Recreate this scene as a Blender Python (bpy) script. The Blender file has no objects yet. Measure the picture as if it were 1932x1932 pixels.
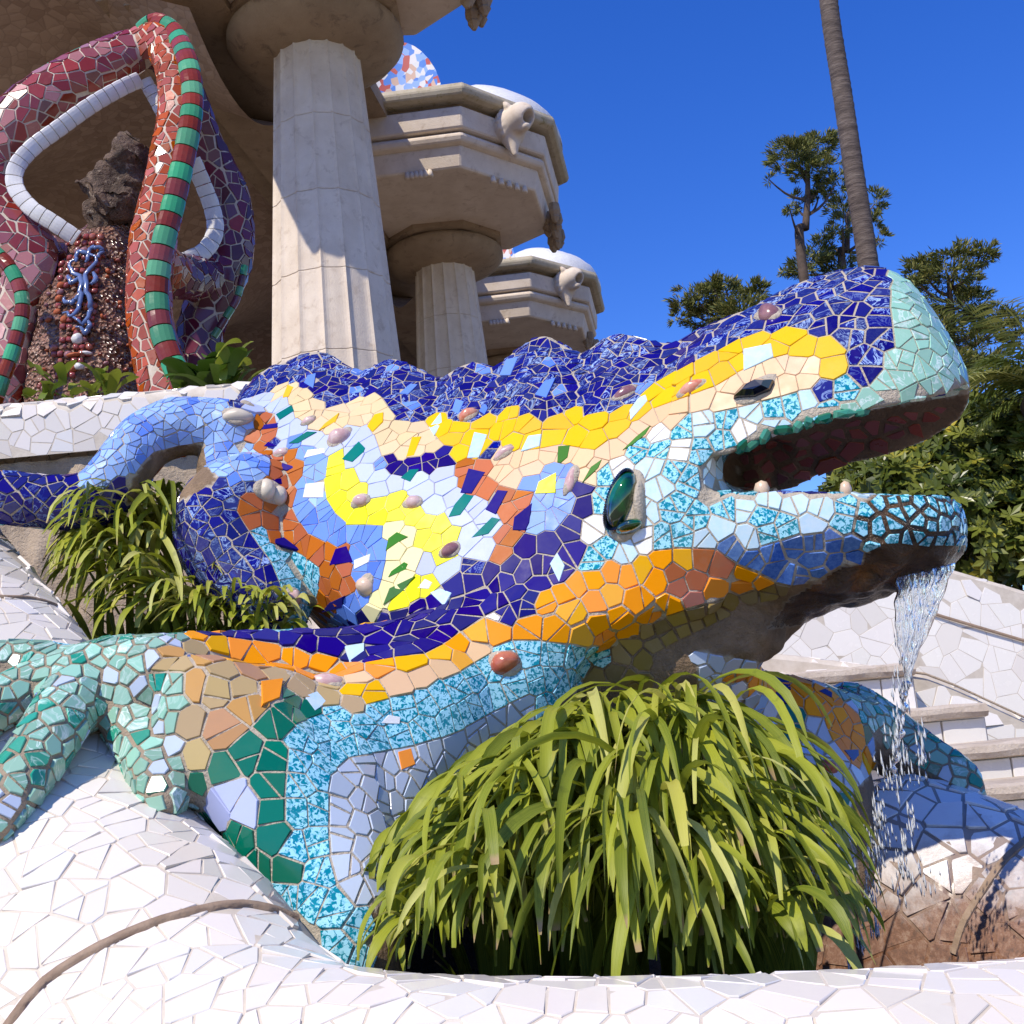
import bpy, bmesh, math, random, os
import numpy as np
import openvdb
from mathutils import Vector, Matrix, Euler, noise
from mathutils.bvhtree import BVHTree
from mathutils.kdtree import KDTree
R = math.radians
rng = random.Random(7)
scene = bpy.context.scene
COL = scene.collection

# ------------------------------------------------------------------ camera
# layout measurements are taken on a 1932 px copy of the picture; F is the focal length in those pixels
F, CX = 2254.0, 966.0
CAM = Vector((0, 0, 1.6))
cam_data = bpy.data.cameras.new('camera')
cam = bpy.data.objects.new('camera', cam_data)
COL.objects.link(cam)
CAMROT = Euler((R(101), 0, 0)).to_matrix() @ Matrix.Rotation(R(-5.2), 3, 'Z')
cam.matrix_world = Matrix.Translation(CAM) @ CAMROT.to_4x4()
cam_data.sensor_width = 36
cam_data.lens = 36 * F / 1932
cam_data.clip_end = 2000
cam_data.clip_start = 0.05
scene.camera = cam

# ------------------------------------------------------------------ light
SUN_EL, SUN_AZ = 50.0, 40.0          # the sun stands behind the viewer's left shoulder
SUN_DIR = Vector((-math.sin(R(SUN_AZ)) * math.cos(R(SUN_EL)), -math.cos(R(SUN_AZ)) * math.cos(R(SUN_EL)), math.sin(R(SUN_EL))))
sun_data = bpy.data.lights.new('sun', 'SUN')
sun_data.energy = 4.3
sun_data.angle = R(0.5)
sun_data.color = (1.0, 0.92, 0.79)
sun = bpy.data.objects.new('sun', sun_data)
COL.objects.link(sun)
sun.rotation_euler = SUN_DIR.to_track_quat('Z', 'Y').to_euler()
world = bpy.data.worlds.new('World')
scene.world = world
world.use_nodes = True
wt = world.node_tree
for n in list(wt.nodes): wt.nodes.remove(n)
wo = wt.nodes.new('ShaderNodeOutputWorld')
bg = wt.nodes.new('ShaderNodeBackground')
sky = wt.nodes.new('ShaderNodeTexSky')
sky.sky_type = 'NISHITA'
sky.sun_disc = False
sky.sun_elevation = R(SUN_EL)
sky.sun_rotation = math.atan2(SUN_DIR.x, SUN_DIR.y)
sky.altitude = 300
sky.air_density = 1.0
sky.dust_density = 0.2
sky.ozone_density = 5.0
bg.inputs['Strength'].default_value = 0.15
hs = wt.nodes.new('ShaderNodeHueSaturation')
hs.inputs['Hue'].default_value = 0.522
hs.inputs['Saturation'].default_value = 1.3
hs.inputs['Value'].default_value = 1.2
wt.links.new(sky.outputs[0], hs.inputs['Color'])
wt.links.new(hs.outputs[0], bg.inputs['Color'])
wt.links.new(bg.outputs[0], wo.inputs['Surface'])
scene.view_settings.view_transform = 'Standard'
scene.view_settings.look = 'None'
scene.view_settings.exposure = 0.22
scene.view_settings.gamma = 1.0
scene.view_settings.use_curve_mapping = False
scene.cycles.max_bounces = 6
scene.cycles.diffuse_bounces = 3
scene.cycles.glossy_bounces = 3
scene.cycles.transmission_bounces = 6
scene.cycles.caustics_reflective = False
scene.cycles.caustics_refractive = False

# ------------------------------------------------------------------ measuring helpers
def ray(u, v):
    d = CAMROT @ Vector(((u - CX) / F, -(v - CX) / F, -1))
    return d.normalized()
def at(u, v, Y):
    """the point seen at (u, v) that lies Y metres ahead"""
    d = ray(u, v)
    return CAM + d * (Y / d.y)
def at_z(u, v, z):
    d = ray(u, v)
    return CAM + d * ((z - CAM.z) / d.z)
CAMI = CAMROT.transposed()
def proj(p):
    q = CAMI @ (Vector(p) - CAM)
    return CX + q.x / -q.z * F, CX - q.y / -q.z * F
def pxm(Y):
    return Y / F        # metres per pixel at a distance

# ------------------------------------------------------------------ object helpers
def link(o, parent=None):
    COL.objects.link(o)
    if parent is not None: o.parent = parent
    return o
def thing(name, label, cat, loc=(0, 0, 0), group=None):
    o = link(bpy.data.objects.new(name, None))
    o.empty_display_size = 0.1
    o.location = loc
    o['label'] = label; o['category'] = cat
    if group: o['group'] = group
    return o
def tag(o, label=None, cat=None, group=None, kind=None):
    if label: o['label'] = label
    if cat: o['category'] = cat
    if group: o['group'] = group
    if kind: o['kind'] = kind
    return o
def world_loc(o):
    l = Vector((0, 0, 0))
    while o is not None:
        l += o.location; o = o.parent
    return l
def mesh_obj(name, verts, faces, mat, parent=None, smooth=False, origin=None, attr=None):
    """one mesh object; verts in world space, origin moved to their middle (or the given point)"""
    V = np.asarray(verts, dtype=float).reshape(-1, 3)
    o0 = Vector(V.mean(0)) if origin is None else Vector(origin)
    me = bpy.data.meshes.new(name)
    me.from_pydata((V - np.array(o0)).tolist(), [], faces)
    if mat is not None: me.materials.append(mat)
    if smooth: me.polygons.foreach_set('use_smooth', [True] * len(me.polygons))
    if attr is not None:
        for an, vals in attr.items():
            a = me.attributes.new(an, 'FLOAT', 'FACE')
            a.data.foreach_set('value', vals)
    me.update()
    ob = link(bpy.data.objects.new(name, me), parent)
    ob.location = o0 - (world_loc(parent) if parent is not None else Vector())
    return ob
def catmull(pts, n):
    """n points along a Catmull-Rom curve through rows of an array"""
    P = np.asarray(pts, float)
    m = len(P)
    out = []
    for t in np.linspace(0, m - 1, n):
        i = min(int(t), m - 2); f = t - i
        p0 = P[max(i - 1, 0)]; p1 = P[i]; p2 = P[i + 1]; p3 = P[min(i + 2, m - 1)]
        if i == 0: p0 = 2 * p1 - p2
        if i == m - 2: p3 = 2 * p2 - p1
        out.append(0.5 * (2 * p1 + (p2 - p0) * f + (2 * p0 - 5 * p1 + 4 * p2 - p3) * f * f + (3 * p1 - p0 - 3 * p2 + p3) * f ** 3))
    return np.array(out)
def resample(P, n):
    """n points evenly spaced along a polyline"""
    P = np.asarray(P, float)
    d = np.r_[0, np.cumsum(np.linalg.norm(np.diff(P, axis=0), axis=1))]
    s = np.linspace(0, d[-1], n)
    return np.stack([np.interp(s, d, P[:, k]) for k in range(P.shape[1])], 1)
def loft_faces(ns, m, closed=True, caps=True):
    f = []
    for i in range(ns - 1):
        for j in range(m if closed else m - 1):
            k = (j + 1) % m
            f.append((i * m + j, i * m + k, (i + 1) * m + k, (i + 1) * m + j))
    if caps:
        f.append(tuple(range(m))[::-1])
        f.append(tuple((ns - 1) * m + j for j in range(m)))
    return f
# ------------------------------------------------------------------ signed distance modelling
class Field:
    def __init__(s, lo, hi, vox):
        s.vox = vox; s.lo = np.floor(np.array(lo) / vox) * vox
        s.n = np.ceil((np.array(hi) - s.lo) / vox).astype(int)
        s.d = np.full(tuple(s.n), 1.0, np.float32)
    def window(s, lo, hi):
        a = np.clip(np.floor((np.array(lo) - s.lo) / s.vox).astype(int), 0, s.n - 1)
        b = np.clip(np.ceil((np.array(hi) - s.lo) / s.vox).astype(int) + 1, 1, s.n)
        sl = tuple(slice(a[i], b[i]) for i in range(3))
        g = [s.lo[i] + np.arange(a[i], b[i]) * s.vox for i in range(3)]
        return sl, np.meshgrid(*g, indexing='ij', sparse=True)
    def blend(s, sl, e, k, cut=False):
        d = s.d[sl]
        if cut:
            d[...] = np.maximum(d, -e); return
        if k <= 0: d[...] = np.minimum(d, e); return
        h = np.clip(0.5 + 0.5 * (d - e) / k, 0, 1)
        d[...] = d * (1 - h) + e * h - k * h * (1 - h)
    def cone(s, a, b, ra, rb, k=0.02, cut=False, squash=None):
        a = np.array(a); b = np.array(b)
        pad = max(ra, rb) + k + 3 * s.vox
        if squash: pad *= max(squash)
        sl, (X, Y, Z) = s.window(np.minimum(a, b) - pad, np.maximum(a, b) + pad)
        ab = b - a; L = max(float(ab @ ab), 1e-9)
        t = np.clip(((X - a[0]) * ab[0] + (Y - a[1]) * ab[1] + (Z - a[2]) * ab[2]) / L, 0, 1)
        sq = squash or (1, 1, 1)
        e = np.sqrt(((X - a[0] - t * ab[0]) / sq[0]) ** 2 + ((Y - a[1] - t * ab[1]) / sq[1]) ** 2 + ((Z - a[2] - t * ab[2]) / sq[2]) ** 2) - (ra + (rb - ra) * t)
        s.blend(sl, e.astype(np.float32), k, cut)
    def chain(s, pts, k=0.02, n=4, cut=False, squash=None):
        P = catmull(pts, (len(pts) - 1) * n + 1) if len(pts) > 2 else np.array(pts, float)
        for p, q in zip(P[:-1], P[1:]):
            s.cone(p[:3], q[:3], p[3], q[3], k, cut, squash)
    def mesh(s, V, faces, k=0.0):
        V = np.asarray(V, float)
        tri = []
        for f in faces:
            for i in range(1, len(f) - 1): tri.append((f[0], f[i], f[i + 1]))
        tr = openvdb.createLinearTransform(voxelSize=s.vox)
        g = openvdb.FloatGrid.createLevelSetFromPolygons((V - s.lo).astype(np.float64), triangles=np.array(tri, np.int32), transform=tr, halfWidth=10.0)
        A = np.full(tuple(s.n), 10 * s.vox, np.float32)
        g.copyToArray(A)
        s.blend((slice(None),) * 3, A, k)
    def blur(s, n=1):
        for _ in range(n):
            for ax in range(3):
                d = s.d
                a = np.take(d, np.r_[0, 0:d.shape[ax] - 1], ax); b = np.take(d, np.r_[1:d.shape[ax], d.shape[ax] - 1], ax)
                s.d = (0.25 * a + 0.5 * d + 0.25 * b).astype(np.float32)
    def surface(s):
        s.d = np.clip(s.d, -10 * s.vox, 10 * s.vox)
        g = openvdb.FloatGrid(10 * s.vox)
        g.copyFromArray(s.d)
        P, Q = g.convertToQuads(isovalue=0.0)
        V = P.astype(float) * s.vox + s.lo
        a, b, c = V[Q[:, 0]], V[Q[:, 1]], V[Q[:, 2]]
        if np.einsum('ij,ij->i', a - V.mean(0), np.cross(b - a, c - a)).sum() < 0: Q = Q[:, ::-1]
        return V, Q.tolist()

# ------------------------------------------------------------------ the lizard's shape
MED0 = at(480, 1000, 3.2); MED1 = at(1800, 800, 2.4)
AX = Vector((MED1.x - MED0.x, MED1.y - MED0.y, 0)).normalized()
LAT = Vector((AX.y, -AX.x, 0))          # towards the viewer
if LAT.y > 0: LAT = -LAT
def onbody(u, v, w):
    """the point seen at (u, v) lying w metres beside the lizard's middle plane"""
    d = ray(u, v)
    return CAM + d * ((w - (CAM - Vector((MED0.x, MED0.y, CAM.z))).dot(LAT)) / d.dot(LAT))
def mirror(p):
    p = Vector(p)
    return p - LAT * (2 * (p - MED0).dot(LAT))
def half_loft(field, stations, n=22, m=26, palate=None, k=0.0):
    rows = []
    for st in stations:
        P = np.array([onbody(*p) for p in st])
        P = resample(catmull(P, 40), m)
        rows.append(P)
    rows = np.array(rows)
    rows = np.array([catmull(rows[:, j], n) for j in range(m)]).transpose(1, 0, 2)
    V = []
    for r_ in rows:
        loop = [Vector(p) for p in r_]
        far = [mirror(p) for p in reversed(loop)]
        mid = []
        a, b = loop[-1], far[0]
        if palate is not None and (a - b).length > 0.02:
            for t in (0.15, 0.3, 0.5, 0.7, 0.85):
                q = a.lerp(b, t); q.z += palate * (a - b).length * (1 - (2 * t - 1) ** 2)
                mid.append(q)
        else:
            mid = [a.lerp(b, t) for t in (0.15, 0.3, 0.5, 0.7, 0.85)]
        top = loop[0].lerp(far[-1], 0.5)
        V.append(loop + mid + far)
    ml = len(V[0])
    flat = np.array([p for row in V for p in row])
    field.mesh(flat, loft_faces(len(V), ml), k)

RIDGE = [(455, 740), (470, 718), (500, 692), (545, 676), (575, 662), (605, 660), (640, 676), (680, 690), (712, 679), (745, 674), (790, 690), (830, 704), (860, 686), (895, 682), (930, 688), (965, 660), (1000, 637), (1030, 632), (1065, 646), (1100, 658), (1130, 637), (1165, 628), (1205, 634), (1265, 642), (1320, 624), (1400, 588)]
KEYS = {
 452: [(452,745,0),(440,765,.05),(428,800,.12),(422,850,.17),(430,910,.20),(455,980,.21),(500,1060,.19),(560,1140,.13),(600,1180,0)],
 490: [(490,700,0),(470,745,.08),(452,790,.16),(445,840,.22),(455,900,.26),(485,980,.28),(525,1060,.28),(575,1140,.23),(620,1200,0)],
 600: [(600,660,0),(580,715,.10),(560,790,.19),(570,870,.255),(590,960,.30),(620,1050,.335),(650,1130,.34),(680,1190,.30),(720,1270,0)],
 740: [(740,673,0),(725,750,.12),(710,810,.2),(715,890,.27),(735,970,.32),(760,1060,.36),(790,1140,.38),(820,1200,.38),(860,1330,0)],
 880: [(880,682,0),(870,770,.13),(860,830,.2),(860,900,.265),(880,980,.315),(910,1060,.355),(940,1120,.38),(960,1190,.375),(1000,1340,0)],
 1020: [(1020,632,0),(1015,740,.15),(1005,820,.22),(1010,890,.27),(1025,960,.31),(1050,1030,.335),(1080,1090,.35),(1110,1180,.33),(1150,1310,0)],
 1170: [(1170,628,0),(1150,740,.16),(1135,820,.235),(1130,900,.28),(1140,970,.30),(1160,1040,.31),(1190,1100,.31),(1220,1180,.28),(1270,1290,0)],
 1270: [(1270,642,0),(1250,720,.15),(1235,800,.235),(1228,880,.285),(1230,960,.305),(1240,1030,.305),(1265,1100,.285),(1300,1170,.24),(1340,1260,0)],
 1400: [(1400,590,0),(1380,650,.14),(1355,730,.22),(1335,810,.262),(1325,880,.275),(1325,960,.275),(1345,1050,.25),(1375,1130,.19),(1420,1212,0)],
}
def trunk_stations():
    ks = sorted(KEYS); A = np.array([KEYS[k] for k in ks], float)
    ru = np.array([p[0] for p in RIDGE]); rv = np.array([p[1] for p in RIDGE], float)
    kv = np.array([KEYS[k][0][1] for k in ks])
    rv = rv + np.interp(ru, [600, 605, 680, 745, 830, 895, 930, 1030, 1100, 1165, 1265, 1300], [-3, -4, 9, -5, 9, -4, 7, -5, 9, -4, 3, 0]) * (ru < 1300) * (ru > 590)
    out = []
    for u in np.linspace(452, 1400, 60):
        st = np.array([[np.interp(u, ks, A[:, j, c]) for c in range(3)] for j in range(9)])
        dv = np.interp(u, ru, rv) - st[0, 1]
        st[0, 1] += dv; st[1, 1] += dv * 0.75; st[2, 1] += dv * 0.25
        out.append([tuple(p) for p in st])
    return out
UPPER = [
 [(1300,632,0),(1290,690,.15),(1280,750,.225),(1280,800,.25),(1285,860,.262)],
 [(1400,585,0),(1385,645,.15),(1370,715,.222),(1360,780,.25),(1365,866,.26)],
 [(1500,532,0),(1485,610,.15),(1465,690,.215),(1460,760,.24),(1465,822,.25)],
 [(1600,503,0),(1592,560,.12),(1585,640,.195),(1580,720,.225),(1580,795,.235)],
 [(1660,500,0),(1670,555,.105),(1672,630,.165),(1670,700,.20),(1665,776,.215)],
 [(1712,528,0),(1722,580,.09),(1728,640,.14),(1728,700,.17),(1728,762,.18)],
 [(1765,590,0),(1772,630,.07),(1778,675,.11),(1780,715,.13),(1782,752,.135)],
 [(1808,665,0),(1811,690,.045),(1813,710,.065),(1814,725,.075),(1815,743,.08)],
 [(1834,725,0),(1834,728,.01),(1834,732,.015),(1834,735,.02),(1834,738,.02)],
]
LOWER = [
 [(1290,925,.262),(1285,1000,.285),(1290,1070,.265),(1310,1140,.20),(1340,1210,.09),(1350,1230,0)],
 [(1370,928,.255),(1362,1000,.27),(1367,1065,.245),(1385,1130,.17),(1410,1185,.07),(1418,1200,0)],
 [(1500,928,.225),(1500,990,.238),(1505,1050,.215),(1520,1105,.15),(1540,1150,.06),(1545,1158,0)],
 [(1640,930,.18),(1640,980,.195),(1650,1030,.175),(1660,1075,.12),(1672,1115,.05),(1676,1122,0)],
 [(1735,932,.13),(1742,970,.148),(1752,1015,.138),(1758,1055,.085),(1763,1085,.03),(1765,1090,0)],
 [(1785,937,.07),(1796,970,.085),(1802,1005,.075),(1803,1035,.045),(1802,1052,.015),(1802,1056,0)],
 [(1812,958,.02),(1815,975,.025),(1817,990,.02),(1817,1005,.012),(1816,1012,.005),(1816,1014,0)],
]
def W(u, v, w, r): p = onbody(u, v, w); return (p.x, p.y, p.z, r)
def A4(u, v, Y, r): p = at(u, v, Y); return (p.x, p.y, p.z, r)
def build_lizard():
    fl = Field((-1.75, 1.75, 0.95), (1.45, 4.0, 2.95), 0.009)
    half_loft(fl, trunk_stations(), n=70)
    half_loft(fl, UPPER, n=30, palate=0.22, k=0.02)
    half_loft(fl, LOWER, n=26, palate=-0.05, k=0.02)
    # mouth cavity behind the lips
    fl.chain([W(1400, 885, 0.12, .05), W(1400, 885, -.12, .05)], cut=True)
    fl.chain([W(1450, 880, 0.13, .062), W(1460, 880, -.13, .062)], cut=True)
    # hind thigh bulging out low on the flank
    fl.chain([W(482, 905, .27, .05), W(447, 955, .30, .105), W(437, 1005, .30, .122), W(470, 1075, .31, .098), W(510, 1125, .32, .062), W(548, 1168, .30, .03)], k=0.035)
    # near front leg, foot and toes
    fl.chain([W(1120, 1165, .29, .06), W(1000, 1195, .33, .085), W(860, 1245, .38, .098), W(720, 1275, .46, .098), W(600, 1279, .56, .088), W(480, 1271, .66, .075), W(390, 1270, .76, .066), W(300, 1274, .86, .064)], k=0.03)
    fl.chain([W(300, 1274, .88, .064), A4(225, 1275, 2.25, .064), A4(150, 1290, 2.22, .06)], k=0.02)
    fl.chain([A4(160, 1290, 2.22, .058), A4(95, 1385, 2.08, .05), A4(35, 1485, 1.985, .042), A4(-5, 1560, 1.92, .028)], k=0.012)
    fl.chain([A4(215, 1285, 2.24, .058), A4(257, 1385, 2.18, .048), A4(296, 1470, 2.09, .042), A4(316, 1515, 2.04, .03)], k=0.012)
    fl.chain([A4(150, 1280, 2.23, .052), A4(40, 1310, 2.19, .046), A4(-60, 1370, 2.11, .04), A4(-120, 1440, 2.04, .03)], k=0.012)
    fl.chain([A4(130, 1270, 2.25, .05), A4(20, 1258, 2.25, .046), A4(-90, 1270, 2.2, .04), A4(-170, 1310, 2.16, .03)], k=0.012)
    # the skirt of the shoulder running down into the planter
    fl.chain([W(840, 1320, .46, .10), W(760, 1345, .53, .10), W(650, 1400, .63, .105), W(612, 1490, .73, .10), W(620, 1600, .80, .09), W(640, 1720, .85, .08), W(660, 1840, .88, .07)], k=0.05)
    fl.chain([W(430, 1320, .84, .062), W(470, 1400, .84, .075), W(525, 1490, .84, .085), W(570, 1600, .84, .085), W(620, 1720, .85, .075)], k=0.05)
    fl.chain([W(520, 1330, .74, .07), W(560, 1420, .73, .08), W(600, 1480, .72, .09)], k=0.05)
    fl.chain([W(375, 1310, .88, .055), W(400, 1390, .88, .06), W(440, 1480, .86, .065)], k=0.05)
    fl.chain([W(1010, 1270, .33, .085), W(900, 1330, .38, .095), W(790, 1400, .50, .11), W(715, 1480, .61, .095), W(690, 1580, .70, .075), W(676, 1700, .76, .06)], k=0.05)
    # hind leg arching over to the wall
    for dy, dv in ((0, 0), (.10, 0)):
        fl.chain([W(455, 815, .18 - dy, .07), A4(400, 806, 3.0 + dy, .066), A4(330, 806, 2.98 + dy, .066), A4(270, 836, 2.95 + dy, .066), A4(227, 890, 2.9 + dy, .066), A4(188, 940, 2.88 + dy, .062), A4(110, 948, 2.86 + dy, .06), A4(0, 938, 2.84 + dy, .058), A4(-120, 925, 2.8 + dy, .05)], k=0.02)
    fl.chain([W(450, 840, .17, .06), W(425, 890, .2, .06), W(455, 950, .2, .07)], k=0.03)
    # far front leg and foot
    fl.chain([W(1330, 1260, -.02, .10), A4(1400, 1335, 2.88, .09), A4(1500, 1360, 2.92, .092), A4(1570, 1375, 3.0, .085), A4(1640, 1385, 3.06, .075)], k=0.03)
    fl.chain([A4(1440, 1400, 2.90, .10), A4(1520, 1470, 2.90, .10), A4(1570, 1560, 2.88, .08), A4(1590, 1660, 2.86, .07)], k=0.05)
    fl.chain([A4(1560, 1400, 2.96, .09), A4(1590, 1480, 2.94, .07)], k=0.04)
    fl.chain([A4(1610, 1352, 3.12, .08), A4(1670, 1392, 3.10, .074), A4(1745, 1437, 3.05, .062), A4(1800, 1470, 3.0, .054), A4(1830, 1495, 2.97, .034)], k=0.012)
    fl.chain([A4(1600, 1345, 3.15, .08), A4(1690, 1390, 3.2, .05), A4(1760, 1440, 3.2, .04)], k=0.012)
    # throat
    fl.chain([W(1100, 1250, .12, .13), W(1250, 1215, .10, .12), W(1400, 1160, .05, .10)], k=0.04)
    fl.chain([W(1050, 1270, 0, .14), W(1250, 1240, -.05, .12), W(1340, 1260, -.02, .10)], k=0.04)
    fl.blur(1)
    V, Q = fl.surface()
    # hand worked cement: slightly uneven everywhere, rough and lumpy under the belly
    qa = np.array(Q); fn = np.cross(V[qa[:, 2]] - V[qa[:, 0]], V[qa[:, 3]] - V[qa[:, 1]])
    vn = np.zeros_like(V)
    for k in range(4): np.add.at(vn, qa[:, k], fn)
    vn /= np.maximum(np.linalg.norm(vn, axis=1), 1e-9)[:, None]
    for i in np.nonzero((vn[:, 2] < -.2) & (V[:, 0] > -.1) & (V[:, 2] < 1.95))[0]:
        p = Vector(V[i]); w = min(1, (-vn[i, 2] - .2) * 2.5)
        V[i] = V[i] + vn[i] * w * (.016 * noise.noise(p * 11) + .010 * noise.noise(p * 27))
    for i in range(len(V)):
        p = V[i]
        V[i] = p + 0.004 * np.array(noise.noise_vector(Vector(p) * 7)) + .0015 * np.array(noise.noise_vector(Vector(p) * 25))
    return V, Q
LIZ_V, LIZ_F = build_lizard()
# ------------------------------------------------------------------ materials
MATS = {}
def new_mat(name):
    m = bpy.data.materials.new(name); m.use_nodes = True
    nt = m.node_tree
    return m, nt, nt.nodes['Principled BSDF']
def nd(nt, t, **kw):
    n = nt.nodes.new(t)
    for k, v in kw.items():
        if k in n.inputs.keys(): n.inputs[k].default_value = v
        else: setattr(n, k, v)
    return n
def ramp(nt, src, stops, interp='LINEAR'):
    r = nt.nodes.new('ShaderNodeValToRGB')
    r.color_ramp.interpolation = interp
    e = r.color_ramp.elements
    while len(e) < len(stops): e.new(0.5)
    for i, (p, c) in enumerate(stops):
        e[i].position = p
        e[i].color = tuple(c) + (1,) if len(c) == 3 else c
    nt.links.new(src, r.inputs[0])
    return r.outputs[0]
def mixc(nt, fac, a, b, blend='MIX'):
    n = nt.nodes.new('ShaderNodeMix'); n.data_type = 'RGBA'; n.blend_type = blend
    for i, x in ((0, fac), (6, a), (7, b)):
        if isinstance(x, (int, float)): n.inputs[i].default_value = x
        elif isinstance(x, tuple): n.inputs[i].default_value = x if len(x) == 4 else x + (1,)
        else: nt.links.new(x, n.inputs[i])
    return n.outputs[2]
def math_(nt, op, a, b=0.0, c=None):
    n = nt.nodes.new('ShaderNodeMath'); n.operation = op
    for i, x in enumerate((a, b) if c is None else (a, b, c)):
        if isinstance(x, (int, float)): n.inputs[i].default_value = x
        else: nt.links.new(x, n.inputs[i])
    return n.outputs[0]
def rnd_offset(nt, scale=7.0):
    """world position shifted by the piece's own random number"""
    g = nd(nt, 'ShaderNodeNewGeometry'); a = nd(nt, 'ShaderNodeAttribute', attribute_name='rnd')
    m = nd(nt, 'ShaderNodeVectorMath', operation='MULTIPLY_ADD')
    cb = nd(nt, 'ShaderNodeCombineXYZ')
    for i, k in enumerate((1.0, 1.7, -0.8)):
        nt.links.new(math_(nt, 'MULTIPLY', a.outputs['Fac'], k * scale), cb.inputs[i])
    ad = nd(nt, 'ShaderNodeVectorMath', operation='ADD')
    nt.links.new(g.outputs['Position'], ad.inputs[0]); nt.links.new(cb.outputs[0], ad.inputs[1])
    return ad.outputs[0], a.outputs['Fac'], g.outputs['Position']
def noise_(nt, vec, scale, detail=3, rough=0.55, dist=0.0):
    n = nd(nt, 'ShaderNodeTexNoise', Scale=scale, Detail=detail, Roughness=rough, Distortion=dist)
    nt.links.new(vec, n.inputs['Vector'])
    return n.outputs['Fac']
def bump_(nt, bsdf, h, strength, dist):
    b = nd(nt, 'ShaderNodeBump', Strength=strength, Distance=dist)
    nt.links.new(h, b.inputs['Height']); nt.links.new(b.outputs[0], bsdf.inputs['Normal'])
def vary(nt, col, rnd, pos, amt=0.12, dirt=0.25, dirtcol=(0.30, 0.22, 0.15)):
    """per piece tone, plus worn and dusty patches"""
    h = nd(nt, 'ShaderNodeHueSaturation')
    nt.links.new(math_(nt, 'MULTIPLY_ADD', rnd, amt * 2, 1 - amt), h.inputs['Value'])
    r2 = math_(nt, 'FRACT', math_(nt, 'MULTIPLY', rnd, 37.7))
    nt.links.new(math_(nt, 'MULTIPLY_ADD', r2, 0.016, 0.492), h.inputs['Hue'])
    nt.links.new(math_(nt, 'MULTIPLY_ADD', r2, amt, 1 - amt * 0.5), h.inputs['Saturation'])
    nt.links.new(col, h.inputs['Color']) if not isinstance(col, tuple) else setattr(h.inputs['Color'], 'default_value', col + (1,))
    d = ramp(nt, noise_(nt, pos, 14, 6, 0.7), [(0.52, (0, 0, 0)), (0.80, (1, 1, 1))])
    d = math_(nt, 'MULTIPLY', d, dirt)
    return mixc(nt, d, h.outputs[0], dirtcol)
def glaze(name, base, rough=0.09, amt=0.12, dirt=0.18, kind='plain', c2=None, c3=None, scale=18.0, thr=0.5, bump=0.015, spec=0.5):
    if name in MATS: return MATS[name]
    m, nt, b = new_mat(name)
    vec, rnd, pos = rnd_offset(nt)
    col = base
    if kind == 'swirl':        # marbled glaze
        w = nd(nt, 'ShaderNodeTexNoise', Scale=scale * 0.45, Detail=2.0, Roughness=0.5)
        nt.links.new(vec, w.inputs['Vector'])
        mv = nd(nt, 'ShaderNodeVectorMath', operation='MULTIPLY_ADD')
        nt.links.new(w.outputs['Color'], mv.inputs[0]); mv.inputs[1].default_value = (0.34,) * 3; nt.links.new(vec, mv.inputs[2])
        f = noise_(nt, mv.outputs[0], scale, 5, 0.55, 1.6)
        f2 = math_(nt, 'ABSOLUTE', math_(nt, 'SUBTRACT', f, 0.5))
        veins = ramp(nt, f2, [(0.0, (0.9,) * 3), (0.014, (0.5,) * 3), (0.042, (0, 0, 0))])
        # some pieces carry much swirl, others almost none
        r3 = math_(nt, 'FRACT', math_(nt, 'MULTIPLY', rnd, 91.3))
        k = ramp(nt, r3, [(0.15, (0.03,) * 3), (0.75, (1, 1, 1))])
        col = mixc(nt, math_(nt, 'MULTIPLY', veins, k), base, c2)
        if c3:
            wide = ramp(nt, f, [(0.60, (0, 0, 0)), (0.80, (1, 1, 1))])
            col = mixc(nt, math_(nt, 'MULTIPLY', math_(nt, 'MULTIPLY', wide, k), 0.6), col, c3)
    elif kind == 'mottle':     # hard edged spots
        f = noise_(nt, vec, scale, 4, 0.6, 0.9)
        col = ramp(nt, f, [(0.0, base), (thr - 0.015, base), (thr + 0.015, c2), (1.0, c2)])
        col = mixc(nt, ramp(nt, noise_(nt, vec, scale * 0.8, 2), [(0.55, (0, 0, 0)), (0.7, (0.5,) * 3)]), col, c3 or c2)
    elif kind == 'speck':
        f = noise_(nt, vec, scale, 3, 0.7)
        col = mixc(nt, ramp(nt, f, [(0.40, (0, 0, 0)), (0.62, (1, 1, 1))]), base, c2)
    col = vary(nt, col, rnd, pos, amt, dirt)
    nt.links.new(col, b.inputs['Base Color'])
    rr = nd(nt, 'ShaderNodeMapRange')
    nt.links.new(noise_(nt, pos, 30, 4), rr.inputs['Value'])
    rr.inputs['To Min'].default_value = rough * 0.6; rr.inputs['To Max'].default_value = rough * 1.9
    nt.links.new(rr.outputs[0], b.inputs['Roughness'])
    b.inputs['IOR'].default_value = 1.5
    b.inputs['Specular IOR Level'].default_value = spec
    if bump: bump_(nt, b, noise_(nt, vec, 45, 3), bump, 0.01)
    MATS[name] = m
    return m
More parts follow.
